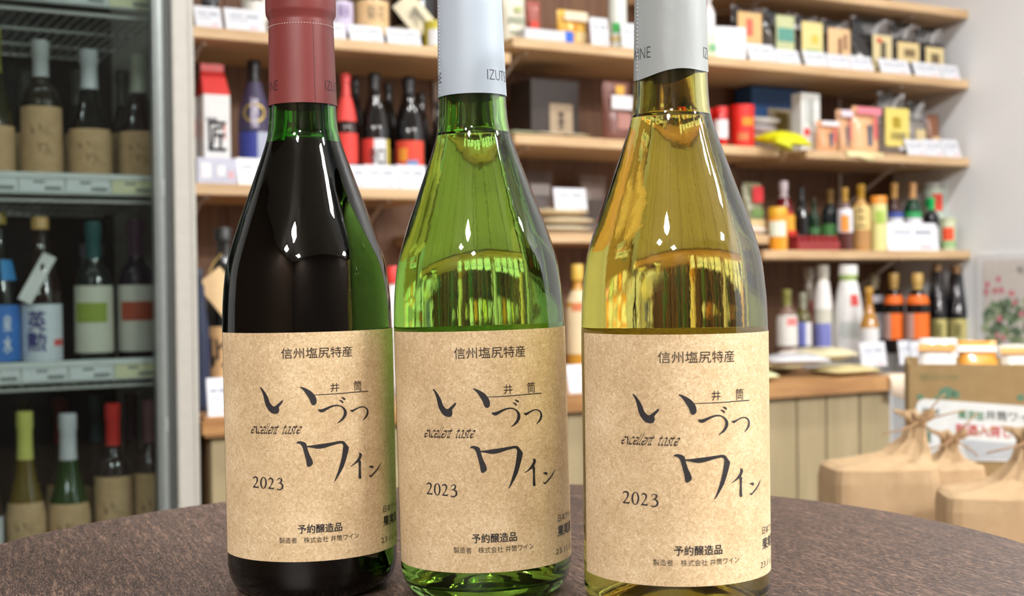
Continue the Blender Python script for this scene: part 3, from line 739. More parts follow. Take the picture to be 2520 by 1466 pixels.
for q in range(40): fs_.append((2 * q, 2 * q + 1, (2 * q + 3) % 80, (2 * q + 2) % 80))
link('gold_emblem', flat_art(vs_, fs_, rad=r_, step=.006, lift=.0014), mat((196, 168, 80), .35, .5), t_)
link('lettering', flat_art(*text_fit('梅酒', -.008, .008, zc_ - .036, zc_ + .036, .01), rad=r_, step=.006, lift=.0016), mat((210, 206, 226), .5), t_)
bottle('sake_bottle', 'slim bottle with red cap, red shoulder label and red band by the red capsule', 'bottle', 822, 878, 182, z, .045, 'sake', (40, 18, 16), (206, 60, 56), .80, [(240, 300, (226, 72, 66)), (330, 404, (222, 64, 56))])
bottle('sake_bottle', 'thin black bottle standing behind the red-banded one', 'bottle', 852, 898, 192, z, .14, 'sake', (22, 16, 14), (26, 22, 22), .925, [(350, 400, (70, 40, 26))])
bottle('sake_bottle', 'black bottle with red and white splashed label, black lettering', 'bottle', 884, 958, 180, z, .045, 'sake', (16, 14, 14), (24, 22, 22), .86, [(345, 412, (220, 60, 50), -70, -5), (345, 412, (222, 224, 228), -5, 45), (345, 412, (204, 186, 60), 50, 66)], text=[('辛口', 366, 410, 906, 944, (30, 30, 34), .03)])
bottle('sake_bottle', 'plain black bottle between the two illustrated bottles, rear row', 'bottle', 928, 982, 205, z, .14, 'sake', (18, 14, 12), (24, 22, 22), .925, [(370, 410, (120, 70, 30))])
bottle('sake_bottle', 'black bottle with round red and orange label beside the green bottle', 'bottle', 966, 1046, 190, z, .045, 'sake', (14, 14, 16), (22, 22, 24), .86, [(350, 412, (222, 70, 48), -55, 55), (368, 400, (236, 150, 50), -40, -8, .0006), (398, 414, (110, 140, 190), -10, 30, .0006)])
bottle('sake_bottle', 'dark brown bottle behind, right end of the lower left shelf', 'bottle', 1010, 1062, 228, z, .15, 'sake', (20, 15, 13), (30, 22, 20), .925)
bottle('sake_bottle', 'black bottle hidden behind the shoulder of the green wine bottle', 'bottle', 1056, 1104, 250, z, .10, 'sake', (20, 16, 15), (30, 22, 20), .925)
carton('snack_tray', 'clear-wrapped tray of pale sweets, left end of the lower left shelf', 'tray', 484, 583, 388, z, .004, .036, (206, 208, 226), [(.1, .35, .2, .8, (240, 240, 244)), (.5, .7, .3, .7, (240, 242, 246)), (.78, .92, .2, .5, (226, 180, 190))], rough=.15)
card('glossy white price card catching the lamp light beside the red wine bottle', 586, 668, 388, z, group=None, c=mat((250, 250, 252), .12), lean=.2)
for a, b_, l in ((838, 906, 'left'), (905, 982, 'middle'), (984, 1056, 'right')):
    card('white price card in front of the black bottles, %s of the three' % l, a, b_, 404, z, group=G2)

# ================================================================== COUNTER, LEFT PART
z = CZ; dc = -.52
t_, r_, h_ = bottle('sake_bottle', 'black bottle with kraft tag and kraft calligraphy label behind fridge edge', 'bottle', 498, 600, 560, z, -.46, 'sake', (16, 18, 18), (20, 22, 20), .925,
   [(802, 925, (222, 180, 128))], text=[('いづ', 815, 900, 514, 560, (50, 40, 34), .04)])
tg = link('neck_tag', box(-.028, .028, -.001, .001, -.045, .045, .0008, 1), mat((232, 200, 152), .6), t_, loc=(-.002, -r_ - .008, .222), rot=(0, R(-38), 0), label='tilted kraft paper tag')
link('tag_string', tube([(-.028, -r_ - .008, .262), (-.02, -r_ * .6, .28), (-.004, -.02, .30)], .001, 6), mat((200, 170, 90), .7), t_)
bottle('sake_bottle', 'navy blue bottle squeezed between fridge frame and the kraft-tagged bottle', 'bottle', 462, 514, 660, z, -.50, 'sake', (18, 28, 50), (18, 28, 50), .80, [(700, 1000, (20, 34, 64))])
card('white price card on the counter left of the red wine bottle', 512, 566, 930, z, d=-.59, lean=.15)
t_, r_, h_ = bottle('oil_bottle', 'amber oil bottle seen between the green and yellow bottles', 'bottle', 1392, 1450, 650, z, -.30, 'soy', (190, 138, 50), (206, 170, 70), .865, [(715, 870, (214, 196, 160)), (745, 765, (206, 120, 80), -30, 40, .0006)])
card('white price card seen between the green and yellow wine bottles', 1402, 1452, 898, z, d=-.56, lean=.25)
bottle('sauce_bottle', 'white and red labelled bottle glimpsed between the red and green bottles', 'bottle', 936, 996, 655, z, -.40, 'soy', (206, 200, 200), (206, 50, 44), .865, [(700, 830, (226, 222, 224))])

# ================================================================== RIGHT BAY, SHELF WITH NUT POUCHES
z = ZS['RA']; G3 = 'price cards along the nut pouch shelf'
pouch('snack_pouch', 'pale green printed pouch right of the white capsule', 'pouch', 1242, 1300, -40, z, .05, .04, (214, 210, 192), [(.15, .8, .30, .42, (150, 156, 134), 'print'), (.2, .85, .12, .18, (150, 156, 134), 'print'), (.4, .7, .5, .6, (170, 180, 120), 'print')], seed=1)
pouch('snack_pouch', 'narrow dark red pouch beside the pale green one', 'pouch', 1302, 1336, 0, z, .05, .03, (150, 70, 56), [(.1, .6, .2, .5, (206, 60, 40), 'print')], seed=2)
carton('plastic_tray', 'low frosted plastic tray at the left of the nut pouch shelf', 'tray', 1292, 1392, 72, z, .010, .032, (206, 208, 214), rough=.25)
pouch('noodle_pouch', 'yellow pouch with blue square sticker and orange stripes', 'pouch', 1382, 1452, 22, z, .05, .05, (232, 180, 60), [(.1, .9, .68, .92, (226, 214, 190), 'print'), (.04, .40, .06, .38, (50, 100, 206), 'sticker'), (.5, .85, .12, .40, (238, 214, 160), 'print'), (.2, .3, .45, .62, (240, 214, 120), 'print'), (.45, .55, .45, .62, (214, 130, 30), 'print')], seed=3)
card('tall white card leaning between yellow pouch and green-dotted tube', 1456, 1500, 42, z, lean=.12, group=None)
t_, r_, h_ = bottle('wasabi_tube', 'white tube with a green dot standing left of the silver capsule', 'tube', 1496, 1541, -40, z, .03, 'cup', (222, 228, 222), (228, 230, 226), .905, [(60, 84, (70, 180, 90), -35, 35), (92, 106, (206, 186, 130))], glassy=False)
card('blank white card directly left of the silver capsule', 1532, 1580, 56, z, lean=.15)
bottle('sauce_bottle', 'white capped slim bottle directly right of the silver capsule', 'bottle', 1728, 1758, -20, z, .03, 'soy', (226, 224, 226), (222, 222, 224), .865, [(20, 110, (232, 230, 232))])
carton('tea_box', 'white carton right of the silver capsule on the nut pouch shelf', 'box', 1766, 1831, 66, z, .02, .028, (232, 232, 240), [(.3, .4, .3, .8, (206, 208, 220)), (.55, .62, .3, .7, (206, 208, 220)), (.72, .8, .4, .75, (206, 208, 220))], yaw=-.2)
pouch('seasoning_pouch', 'small green-edged pouch tucked before the white carton', 'pouch', 1740, 1766, 78, z, .008, .02, (216, 222, 196), [(.2, .8, .2, .5, (120, 180, 130), 'print')], seed=5)
nut = [(1812, 1888, 12, (214, 176, 120), (.03, .80, .10, .86), [(.3, .5, .45, .75, (206, 100, 80), 'print')], 'clear pouch with tan label and red writing, right of the white carton', (60, 48, 42)),
       (1890, 1964, 22, (190, 196, 150), (.25, .85, .12, .88), [(.30, .82, .42, .66, (90, 150, 136), 'print'), (.30, .8, .14, .26, (226, 196, 140), 'print')], 'clear pouch with green and teal label', (70, 64, 56)),
       (1968, 2029, 34, (222, 206, 140), (.06, .90, .10, .84), [(.45, .7, .45, .60, (226, 186, 80), 'print'), (.2, .8, .22, .34, (140, 176, 120), 'print')], 'clear pouch with pale yellow label and green leaves', (70, 60, 50)),
       (2034, 2104, 46, (224, 186, 140), (.03, .80, .12, .80), [(.38, .5, .3, .62, (120, 84, 60), 'print'), (.58, .68, .4, .7, (120, 84, 60), 'print')], 'clear pouch with peach label and brown writing', (44, 36, 32)),
       (2108, 2202, 40, (212, 196, 150), (.40, .90, .06, .68), [(.60, .74, .26, .56, (90, 80, 60), 'print'), (.5, .64, .54, .62, (200, 90, 60), 'print')], 'wide black pouch with narrow cream label', (30, 26, 26)),
       (2204, 2268, 54, (214, 192, 140), (.05, .88, .26, .62), [(.3, .7, .36, .50, (120, 100, 70), 'print')], 'black pouch with a fan-shaped cream label', (40, 34, 34)),
       (2270, 2334, 66, (214, 196, 144), (.10, .78, .22, .60), [(.3, .6, .3, .48, (110, 92, 66), 'print')], 'black pouch with small cream label, last of the row', (36, 30, 32))]
for i, (a, b_, yt, lc, lf, its, lb_, bc) in enumerate(nut):
    pouch('nut_pouch', lb_, 'pouch', a, b_, yt, z, .035, .05, bc, [(lf[0], lf[1], lf[2], lf[3], lc)] + [(q[0], q[1], q[2], q[3], q[4], q[5]) for q in []], film_top=.28, group='clear nut pouches on the upper right shelf', rough=.18, seed=10 + i, crease=.0015)
    o = [q for q in COL.objects if q.name.startswith('nut_pouch')][-1]
    par = [q for q in o.children if q.name.startswith('paper_label')][0]
    w2 = hit(b_, yt, .035)[0] - hit(a, yt, .035)[0]; h2 = hit((a + b_) / 2, yt, .035)[1] - z
    for q in its: link('print', box(-w2 / 2 + q[0] * w2, -w2 / 2 + q[1] * w2, -.0285, -.0274, q[2] * h2, q[3] * h2), mat(q[4], .6), par)
for i, (a, b_, yt, lb_) in enumerate([(1846, 1912, 106, 'under the tan-labelled pouch'), (1914, 1972, 120, 'under the green and teal pouch'), (1984, 2040, 124, 'under the pale yellow label'), (2042, 2096, 132, 'under the peach label'),
      (2098, 2152, 136, 'left of the narrow cream label'), (2170, 2244, 144, 'under the fan-shaped label'), (2254, 2320, 152, 'under the last pouch of the row'), (2322, 2366, 158, 'nearest the side wall')]):
    card('white price card %s, nut pouch shelf' % lb_, a, b_, yt, z, group=G3)

# ================================================================== RIGHT BAY, MIDDLE SHELF
z = ZS['RB']
carton('gift_box', 'dark brown box with kraft label in the shadow, middle right shelf', 'box', 1306, 1424, 196, z, .14, .12, (52, 42, 36), [(.38, .86, .12, .62, (170, 150, 124), 'paper_label')], text=[('茶', .54, .68, .2, .5, (60, 50, 44), .02)])
for i, (a, b_, c_, lb_) in enumerate([(1262, 1340, (196, 206, 170), 'thin green-edged packet lying left on the middle right shelf'), (1330, 1402, (214, 204, 176), 'cream packet lying under the dark brown box'), (1400, 1462, (206, 196, 166), 'flat paper packet right of the cream one, middle right shelf')]):
    flatpack(lb_, a, b_, 318 + i * 4, 330 + i * 4, z, .01, .10, c_, group='flat packets under the dark box', seed=20 + i)
pouch('coffee_pouch', 'brown pouch with white pointed top left of the yellow bottle neck', 'pouch', 1494, 1562, 196, z, .04, .05, (112, 66, 54), [(.15, .9, .52, .74, (226, 222, 226), 'print'), (.3, .6, .76, .9, (214, 166, 60), 'print'), (.35, .85, .2, .45, (170, 120, 110), 'print')], seed=23)
bottle('spice_jar', 'small red-lidded jar with white label, middle right shelf', 'jar', 1756, 1792, 264, z, .02, 'jar', (190, 24, 20), (214, 30, 26), .805, [(296, 342, (234, 230, 234), -60, 60)], cap_part='lid')
bottle('spice_can', 'bright red can with orange spot beside the red-lidded jar', 'can', 1796, 1856, 260, z, .02, 'cup', (220, 36, 24), (224, 30, 22), .905, [(292, 312, (246, 140, 30), 0, 60), (330, 348, (206, 120, 70), -20, 30)], glassy=False, cap_part='lid')
bottle('spice_can', 'second red can peeking from behind the yellow bottle', 'can', 1728, 1758, 270, z, .06, 'cup', (206, 30, 24), (214, 30, 24), .905, glassy=False, cap_part='lid')
carton('snack_box', 'blue and beige box standing at the back behind the pale packets', 'box', 1850, 1985, 216, z, .225, .08, (44, 88, 146), [(.28, .98, .10, .70, (176, 164, 136), 'print'), (.42, .66, .40, .64, (160, 134, 44), 'print'), (.06, .16, .2, .5, (150, 130, 40), 'print'), (.78, .96, .3, .6, (60, 56, 60), 'print')])
for i in range(4):
    c_ = [(214, 206, 206), (220, 190, 180), (206, 200, 206), (226, 222, 216)][i]
    nm = ('lowest', 'second from below', 'third from below', 'topmost')[i]
    flatpack('pale flat packet beside the red can, %s of the stack' % nm, 1850 + 2 * i, 1920 + 10 * (i % 2), 298, 318, z, .056 + .006 * i, .13, c_, group='stack of pale packets beside the red can', seed=30 + i, lift=.0262 * i)
flatpack('white and olive packet lying high at the back of the middle right shelf', 1928, 1980, 282, 300, z, .10, .10, (196, 190, 130), seed=35, lift=0)
def soft(name, w_, dep, th, c, parent, loc, rot, seed, sag=0):
    me = pillow(w_, dep, th, 12, 10, False, .002, seed)
    for v in me.vertices: v.co = Vector((v.co.x, v.co.z, v.co.y + th / 2 - sag * (v.co.x / w_) ** 2 - sag * .6 * max(0, 1 - v.co.z / dep * 3)))
    me.flip_normals(); return link(name, me, mat(c, .35, 0, .5, .3), parent, loc, rot)
a, b_, _ = slot(1902, 2006, 320, -.055)
t_ = thing('yellow_bag', P((a + b_) / 2, -.055, z + .008), T, 'bright yellow bag drooping over the gap between the two shelf boards', 'bag')
soft('bag_body', b_ - a, .105, .036, (214, 214, 16), t_, (0, 0, 0), (.05, 0, 0), 36, .03)
soft('twisted_end', .062, .07, .026, (204, 206, 14), t_, (-(b_ - a) / 2 + .012, -.034, -.018), (.15, .35, -.2), 37, .01)
carton('tea_box', 'tall white box with red dot behind the yellow bag', 'box', 1972, 2018, 229, z, .068, .045, (222, 224, 222), [(.12, .42, .28, .40, (214, 70, 60), 'print'), (.42, .62, .45, .9, (160, 166, 164), 'print'), (.2, .34, .5, .9, (190, 194, 192), 'print')])
pk = [(2020, 2066, 296, 'peach pouch with a white top right of the tall white box', (216, 156, 110), (232, 226, 230)), (2068, 2100, 268, 'peach and white pouch behind the two taller ones', (206, 160, 120), (226, 210, 220)), (2106, 2170, 261, 'pink-topped pouch with black vertical writing', (226, 176, 130), (226, 130, 146))]
for i, (a, b_, yt, lb_, c_, c2) in enumerate(pk):
    pouch('grain_pouch', lb_, 'pouch', a, b_, yt, z, .02 + .015 * (i == 1), .04, c_, [(.04, .96, .82, .97, c2, 'header'), (.44, .6, .15, .6, (70, 90, 110), 'print'), (.68, .8, .3, .78, (222, 110, 110), 'print')], seed=40 + i)
pouch('bean_pouch', 'clear bag with large yellow and cream label, middle right shelf', 'pouch', 2174, 2242, 226, z, .03, .05, (110, 96, 86), [(.04, .90, .14, .74, (224, 206, 110)), (.3, .6, .42, .6, (214, 186, 40), 'print'), (.2, .8, .24, .36, (200, 186, 130), 'print'), (.55, .9, .08, .17, (222, 222, 230), 'sticker')], film_top=.24, seed=45)
pouch('bean_pouch', 'grey clear pouch behind the rightmost price cards', 'pouch', 2244, 2284, 250, z, .06, .03, (130, 124, 120), [(.2, .8, .1, .5, (214, 196, 150))], film_top=.3, seed=46)
pouch('bean_pouch', 'small brown pouch nearest the side wall, middle right shelf', 'pouch', 2288, 2318, 280, z, .08, .03, (130, 84, 56), [(.2, .8, .1, .5, (222, 190, 150))], seed=47)
for a, b_, l in ((2236, 2282, 'left'), (2283, 2326, 'middle'), (2328, 2368, 'right')):
    card('white price card at the end of the middle right shelf, %s of three' % l, a, b_, 342, z, group='price cards at the end of the middle right shelf')
t_ = thing('paper_slip', P(uo(2124, 380), -.003, z + .0005), T, 'pale yellow paper slip hanging over the edge of the middle right shelf', 'paper slip')
sw = (uo(2170, 380) - uo(2080, 380)) / 2
bm = bmesh.new(); g = []
for i in range(9):
    x = -sw + 2 * sw * i / 8
    g.append([bm.verts.new((x + .01 * (k > 1), -.002 - .006 * math.sin(i * .7) * (k > 1) + (.03 if k == 0 else 0), (0, .0, -.014, -.022 + .006 * math.sin(i))[k])) for k in range(4)])
for a, b_ in zip(g, g[1:]):
    for k in range(3): bm.faces.new((a[k], b_[k], b_[k + 1], a[k + 1]))
me = to_mesh(bm, smooth=True); o = link('slip', me, mat((236, 222, 170), .6), t_); sm = o.modifiers.new('s', 'SOLIDIFY'); sm.thickness = .0006; sm.offset = 1

# ================================================================== RIGHT BAY, LOWER SHELF (LEFT BOARD)
z = ZS['RC1']
lv = [(1342, 1472, 'lowest'), (1350, 1476, 'middle'), (1340, 1462, 'topmost')]
for i, (a, b_, l) in enumerate(lv):
    flatpack('beige flat packet between the bottles, %s of the stack of three' % l, a, b_, 540, 560, z, .01 + .01 * i, .16, [(226, 216, 192), (222, 206, 176), (226, 208, 170)][i], group='stack of beige packets between the bottles', seed=50 + i, lift=.0238 * i)
card('white price card standing on the stack of beige packets', 1367, 1446, 462, z, d=.05, lean=.2, lift=.066)
pouch('snack_pouch', 'dark printed pouch at the back right of the green bottle', 'pouch', 1288, 1368, 420, z, .23, .04, (96, 84, 80), [(.2, .8, .62, .8, (150, 144, 140), 'print'), (.3, .8, .1, .4, (40, 34, 34), 'print')], seed=54)
pouch('snack_pouch', 'brown-grey pouch at the back left of the yellow bottle', 'pouch', 1436, 1500, 430, z, .23, .04, (120, 104, 96), [(.2, .8, .2, .6, (80, 70, 66), 'print')], seed=55)
pouch('tomato_pouch', 'green pouch with red tomato picture right of the yellow bottle', 'pouch', 1840, 1886, 448, z, .06, .05, (130, 130, 96), [(.25, .8, .62, .92, (196, 40, 48), 'print'), (.1, .9, .1, .3, (214, 190, 140), 'print'), (.2, .8, .34, .5, (110, 140, 80), 'print')], seed=56)
flatpack('white packet lying under the green tomato pouch', 1838, 1892, 538, 560, z, .005, .06, (226, 214, 200), seed=57)

# ================================================================== RIGHT BAY, LOWER SHELF (RIGHT BOARD)
z = ZS['RC2']
bottle('jam_jar', 'orange jam jar with yellow lid and white label', 'jar', 1890, 1938, 510, z, .01, 'jar', (236, 160, 50), (226, 170, 40), .805, [(545, 582, (226, 232, 214), -60, 50)], cap_part='lid')
bottle('sauce_bottle', 'dark red bottle with white cap behind the jam jar', 'bottle', 1906, 1950, 446, z, .10, 'soy', (110, 20, 30), (214, 200, 206), .76, [(520, 600, (190, 60, 40))])
pouch('curry_pouch', 'yellow pouch with red spot beside the jam jar', 'pouch', 1936, 1962, 528, z, .06, .02, (226, 160, 40), [(.1, .9, .3, .55, (206, 30, 30), 'print'), (.1, .9, .12, .24, (190, 200, 40), 'print')], seed=60)
bottle('oil_bottle', 'black slim bottle left of the green bottles, lowest shelf', 'bottle', 1954, 1990, 462, z, .08, 'sake', (18, 20, 20), (20, 20, 22), .80)
bottle('oil_bottle', 'dark green bottle with a bright reflection, behind the strawberry tray', 'bottle', 1986, 2018, 486, z, .09, 'bordeaux', (20, 50, 30), (60, 44, 24), .91, [(560, 600, (60, 110, 60))])
bottle('oil_bottle', 'dark bottle with gold cap and green label behind the strawberry tray', 'bottle', 2020, 2064, 466, z, .07, 'bordeaux', (20, 30, 34), (110, 84, 40), .77, [(552, 604, (66, 120, 60))])
t_, w_, h_ = carton('fruit_tray', 'clear plastic tray of red fruit in front of the green bottles', 'tray', 1964, 2068, 592, z, .006, .05, (150, 54, 54), rough=.2)
a_ = 0
for q in range(14):
    link('strawberry', lathe([(0, 0), (.005, .001), (.009, .006), (.0095, .011), (.006, .016), (0, .017)], 12), mat((176, 40, 50), .3), t_, loc=(-w_ / 2 + .012 + (q % 7) * (w_ - .024) / 6, .013 + .024 * (q // 7), h_ * .98))
link('tray_lid', pillow(w_ * 1.08, .05, .014, 8, 6, False), FILM, t_, loc=(0, .003, h_ + .012), rot=(R(-88), 0, 0))
bottle('sauce_bottle', 'white-labelled bottle with orange figure and brown foot', 'bottle', 2060, 2098, 462, z, .02, 'bordeaux', (90, 50, 46), (180, 140, 60), .77, [(506, 572, (226, 224, 232)), (530, 570, (236, 150, 60), -30, 30, .0006)])
bottle('soy_bottle', 'brown bottle with cream label and kraft wrapped base', 'bottle', 2094, 2142, 454, z, .03, 'bordeaux', (190, 140, 80), (170, 130, 40), .77, [(498, 566, (226, 200, 130)), (570, 608, (180, 134, 80))], text=[('生', 504, 560, 2106, 2130, (110, 90, 50), .0)])
bottle('dressing_bottle', 'pale yellow bottle with bright orange cap, lowest shelf', 'bottle', 2142, 2182, 483, z, .015, 'cup', (222, 218, 150), (236, 150, 50), .86, [(512, 545, (214, 224, 150)), (520, 550, (160, 190, 80), -20, 40, .0006)], glassy=False)
for i, (a, b_, cap_, bc, lb_) in enumerate([(2178, 2222, (170, 130, 70), (60, 80, 160), 'brown bottle with blue and white label on the lowest shelf'), (2223, 2268, (196, 150, 100), (50, 160, 90), 'green bottle with green, white and red label on the lowest shelf')]):
    bottle('soy_bottle', lb_, 'bottle', a, b_, 450, z, .05, 'bordeaux', [(60, 34, 26), (16, 60, 40)][i], cap_, .77, [(522, 536, bc), (537, 556, (226, 228, 234)), (553, 563, (226, 120, 130)), (563, 600, (230, 232, 236))])
bottle('tomato_can', 'tall tomato printed can at the back near the side wall', 'can', 2270, 2322, 450, z, .11, 'cup', (190, 206, 190), (150, 150, 140), .905, [(478, 520, (226, 70, 50), -5, 60), (490, 510, (40, 170, 90), -50, -10), (530, 600, (206, 220, 206))], glassy=False, cap_part='lid')
bottle('sauce_bottle', 'black bottle with green cap in front of the tall can', 'bottle', 2272, 2312, 486, z, .06, 'bordeaux', (26, 30, 34), (30, 190, 100), .77, [(560, 600, (220, 224, 224))])
bottle('tomato_can', 'short tomato printed can beside the white sign, lowest shelf', 'can', 2314, 2352, 536, z, .012, 'cup', (206, 214, 180), (190, 196, 160), .905, [(560, 592, (232, 80, 40), -45, 45), (594, 608, (150, 190, 130))], glassy=False, cap_part='lid')
card('wide white sign with grey handwriting before the labelled bottles', 2186, 2312, 548, z, d=.008, lean=.15, c=mat((236, 236, 246), .5))

# ================================================================== COUNTER, RIGHT PART (bottles under the lowest shelf)
z = CZ; dn = .02
bottle('juice_bottle', 'small bottle with white and pink label, left of the purple-labelled ones', 'bottle', 1910, 1962, 712, z, dn - .03, 'bordeaux', (120, 96, 84), (130, 130, 70), .77, [(775, 850, (222, 220, 214)), (782, 800, (226, 130, 130), 0, 60, .0006)])
bottle('juice_bottle', 'slim bottle with a bright purple-blue label left of the tall white bottle', 'bottle', 1954, 1996, 720, z, dn, 'bordeaux', (90, 84, 40), (150, 150, 130), .77, [(792, 850, (110, 116, 190), -80, 20), (792, 850, (222, 220, 224), 20, 80)])
bottle('juice_bottle', 'tall pale bottle at the back left of the purple labels', 'bottle', 1970, 2010, 658, z, .14, 'tall', (150, 140, 126), (190, 186, 176), .865, [(740, 800, (150, 70, 60), 0, 60)])
bottle('juice_bottle', 'grey-capped white bottle with large purple-blue label', 'bottle', 2000, 2049, 652, z, dn + .01, 'tall', (206, 204, 190), (176, 172, 160), .865, [(690, 760, (230, 228, 226)), (795, 852, (122, 126, 194), -65, 50)])
t_, r_, h_ = bottle('amazake_bottle', 'tall white printed bottle with red dot and green neck ring', 'bottle', 2050, 2124, 652, z, -.02, 'tall', (226, 226, 226), (232, 232, 230), .865, [(676, 690, (150, 180, 80)), (724, 752, (226, 90, 84), 10, 48), (790, 830, (190, 196, 194), -30, 45)], glassy=False)
for q in range(5):
    link('stripe', arc_sheet(r_, R(-60 + 8 * q), R(-50 + 8 * q), h_ * (.12 + .06 * q), h_ * (.16 + .06 * q), 3, .0003, 1, lambda z_, r=r_: r * 1.004), mat((196, 190, 190), .6), t_)
bottle('vinegar_bottle', 'amber conical bottle in front of the orange-labelled bottles', 'bottle', 2114, 2162, 706, z, -.11, 'burgundy', (170, 120, 30), (196, 150, 70), .86, [(806, 842, (222, 220, 220))])
bottle('soy_bottle', 'black bottle with grey-gold cap and white label, behind the amber one', 'bottle', 2124, 2178, 672, z, .145, 'soy', (28, 26, 28), (150, 136, 110), .80, [(726, 744, (206, 204, 214)), (770, 832, (210, 204, 210))])
for i, (a, b_, dd_, lb_) in enumerate([(2174, 2224, .065, 'black bottle with gold cap and orange label, left of the orange pair'), (2229, 2286, -.005, 'black bottle with gold cap and orange label, right of the orange pair')]):
    bottle('soy_bottle', lb_, 'bottle', a, b_, 672, z, dd_, 'soy', (18, 16, 18), (190, 154, 80), .80, [(726, 748, (236, 110, 30)), (770, 834, (240, 112, 30), -20, 80), (770, 834, (206, 170, 160), -80, -20)])
for i, (a, b_, dd_, yt, lb_) in enumerate([(2282, 2330, .05, 648, 'plastic-wrapped black bottle with yellow label, second from side wall'), (2326, 2380, .03, 654, 'plastic-wrapped black bottle with yellow label nearest the side wall')]):
    t_, r_, h_ = bottle('wrapped_bottle', lb_, 'bottle', a, b_, yt, z, dd_, 'burgundy', (34, 34, 42), (180, 140, 90), .91, [(784, 850, (232, 222, 150))], text=[('蔵', 795, 830, (a + b_) / 2 - 6, (a + b_) / 2 + 12, (110, 104, 50), .02)])
    link('plastic_wrap', lathe([(r_ * 1.06, h_ * .1), (r_ * 1.07, h_ * .5), (r_ * .8, h_ * .75), (r_ * .55, h_ * .95), (r_ * .7, h_ * 1.0)], 20), FILM, t_)
fp = [(1878, 1962, 822, 846, -.22, (206, 200, 176), .12, 'grey-green packet at the back left of the counter goods'), (1888, 1996, 846, 872, -.40, (214, 204, 160), .2, 'cream packet lying behind the silver roll on the counter'),
      (1920, 2040, 872, 898, -.53, (206, 208, 214), -.35, 'long silver-white packet lying slanted on the counter'), (1882, 1924, 900, 924, -.585, (222, 224, 176), 0, 'pale yellow packet at the counter edge beside the yellow bottle'),
      (2030, 2130, 858, 890, -.46, (214, 206, 170), .1, 'cream packet lying in the middle of the counter'), (2062, 2180, 884, 906, -.58, (206, 192, 140), 0, 'olive-cream packet lying at the front edge of the counter'),
      (1990, 2082, 842, 862, -.30, (228, 220, 214), .1, 'white packet lying below the purple-labelled bottles')]
for i, (a, b_, yt, yb2, dd_, c_, yw, lb_) in enumerate(fp):
    flatpack(lb_, a, b_, yt, yb2, CZ, dd_, .13, c_, yaw=yw, seed=70 + i, lift=.026 if i in (2, 4, 6) else 0, group='flat packets on the counter')
card('white price card on the counter below the amber bottle', 2122, 2184, 842, CZ, d=-.34, lean=.15)
card('white price card leaning below the orange-labelled bottles', 2216, 2246, 838, CZ, d=-.34, lean=.12)
card('wide white sign below the yellow-labelled bottles', 2238, 2330, 838, CZ, d=-.34, lean=.12)
card('white sign right of the wide one, beside the side wall', 2334, 2398, 838, CZ, d=-.34, lean=.12)
t_ = thing('paper_cloth', P(uc - .06, CD - .0135, CZ + .0008), T, 'small pale pink cloth hanging over the rounded counter corner', 'cloth')
bm = bmesh.new(); g = []
for i in range(7):
    x = .0 + .012 * i
    g.append([bm.verts.new((x, y_, z_)) for y_, z_ in ((.06, 0), (0, 0), (-.004 - .003 * (i % 2), -.012), (-.004 - .004 * (i % 2), -.05 - .004 * abs(3 - i) * -1 - .01))])
for a, b_ in zip(g, g[1:]):
    for k in range(3): bm.faces.new((a[k], b_[k], b_[k + 1], a[k + 1]))
o = link('cloth', to_mesh(bm, smooth=True), mat((222, 202, 180), .7), t_); sm = o.modifiers.new('s', 'SOLIDIFY'); sm.thickness = .001

# ================================================================== POSTER ON THE SIDE WALL
def hit_wall(px, py):           # side wall: plane u = UR
    r = ray(px, py); k_ = ((O + U * UR) - CAM).dot(U) / r.dot(U); q = CAM + r * k_
    return (q - O).dot(N), q.z
d0, zt = hit_wall(2424, 640); d1, _ = hit_wall(2560, 640); _, zb = hit_wall(2424, 836)
pw = d0 - d1; ph = zt - zb
t_ = thing('poster', P(UR - .004, (d0 + d1) / 2, zb), T - math.pi / 2, 'flower poster with pink blossoms and green leaves on the side wall', 'poster')
link('sleeve', box(-pw / 2 - .03, pw / 2 + .03, -.002, .003, -.01, ph + .02, .001, 1), mat((226, 229, 232), .3), t_)
pr_ = link('poster_sheet', box(-pw / 2, pw / 2, -.0035, -.0022, 0, ph), mat((214, 210, 206), .5), t_)
rd = random.Random(5)
def blob(cx, cz, r):
    n_ = 9; return [(cx + r * rd.uniform(.6, 1.2) * math.cos(2 * math.pi * i / n_), cz + r * rd.uniform(.6, 1.2) * math.sin(2 * math.pi * i / n_)) for i in range(n_)]
greens = [[], [], []]
for q in range(110):
    x = rd.uniform(-.48, .48) * pw; zz = rd.uniform(0, 1) ** 1.3 * ph * (.52 if abs(x) < pw * .4 else .42)
    greens[q % 3].append(blob(x, zz, rd.uniform(.006, .016)))
for q, c_ in enumerate(((132, 158, 124), (166, 184, 146), (104, 128, 104))):
    link('leaf_print', flat_art(*poly2d(greens[q]), y=-.0037 - .0002 * q), mat(c_, .6), pr_)['kind'] = 'stuff'
pk_ = [blob((fx - .5) * pw, fz * ph, .012) for fx, fz in ((.08, .70), (.28, .76), (.22, .62), (.05, .6), (.34, .62), (.52, .58), (.58, .47), (.3, .27), (.7, .33), (.25, .06), (.85, .5), (.8, .2), (.36, .04))]
link('flower_print', flat_art(*poly2d(pk_), y=-.0044), mat((214, 140, 150), .6), pr_)['kind'] = 'stuff'
link('lettering', flat_art(*text_fit('秋', .12 * pw, .25 * pw, ph * .82, ph * .92), y=-.0044), mat((110, 108, 104), .6), pr_)

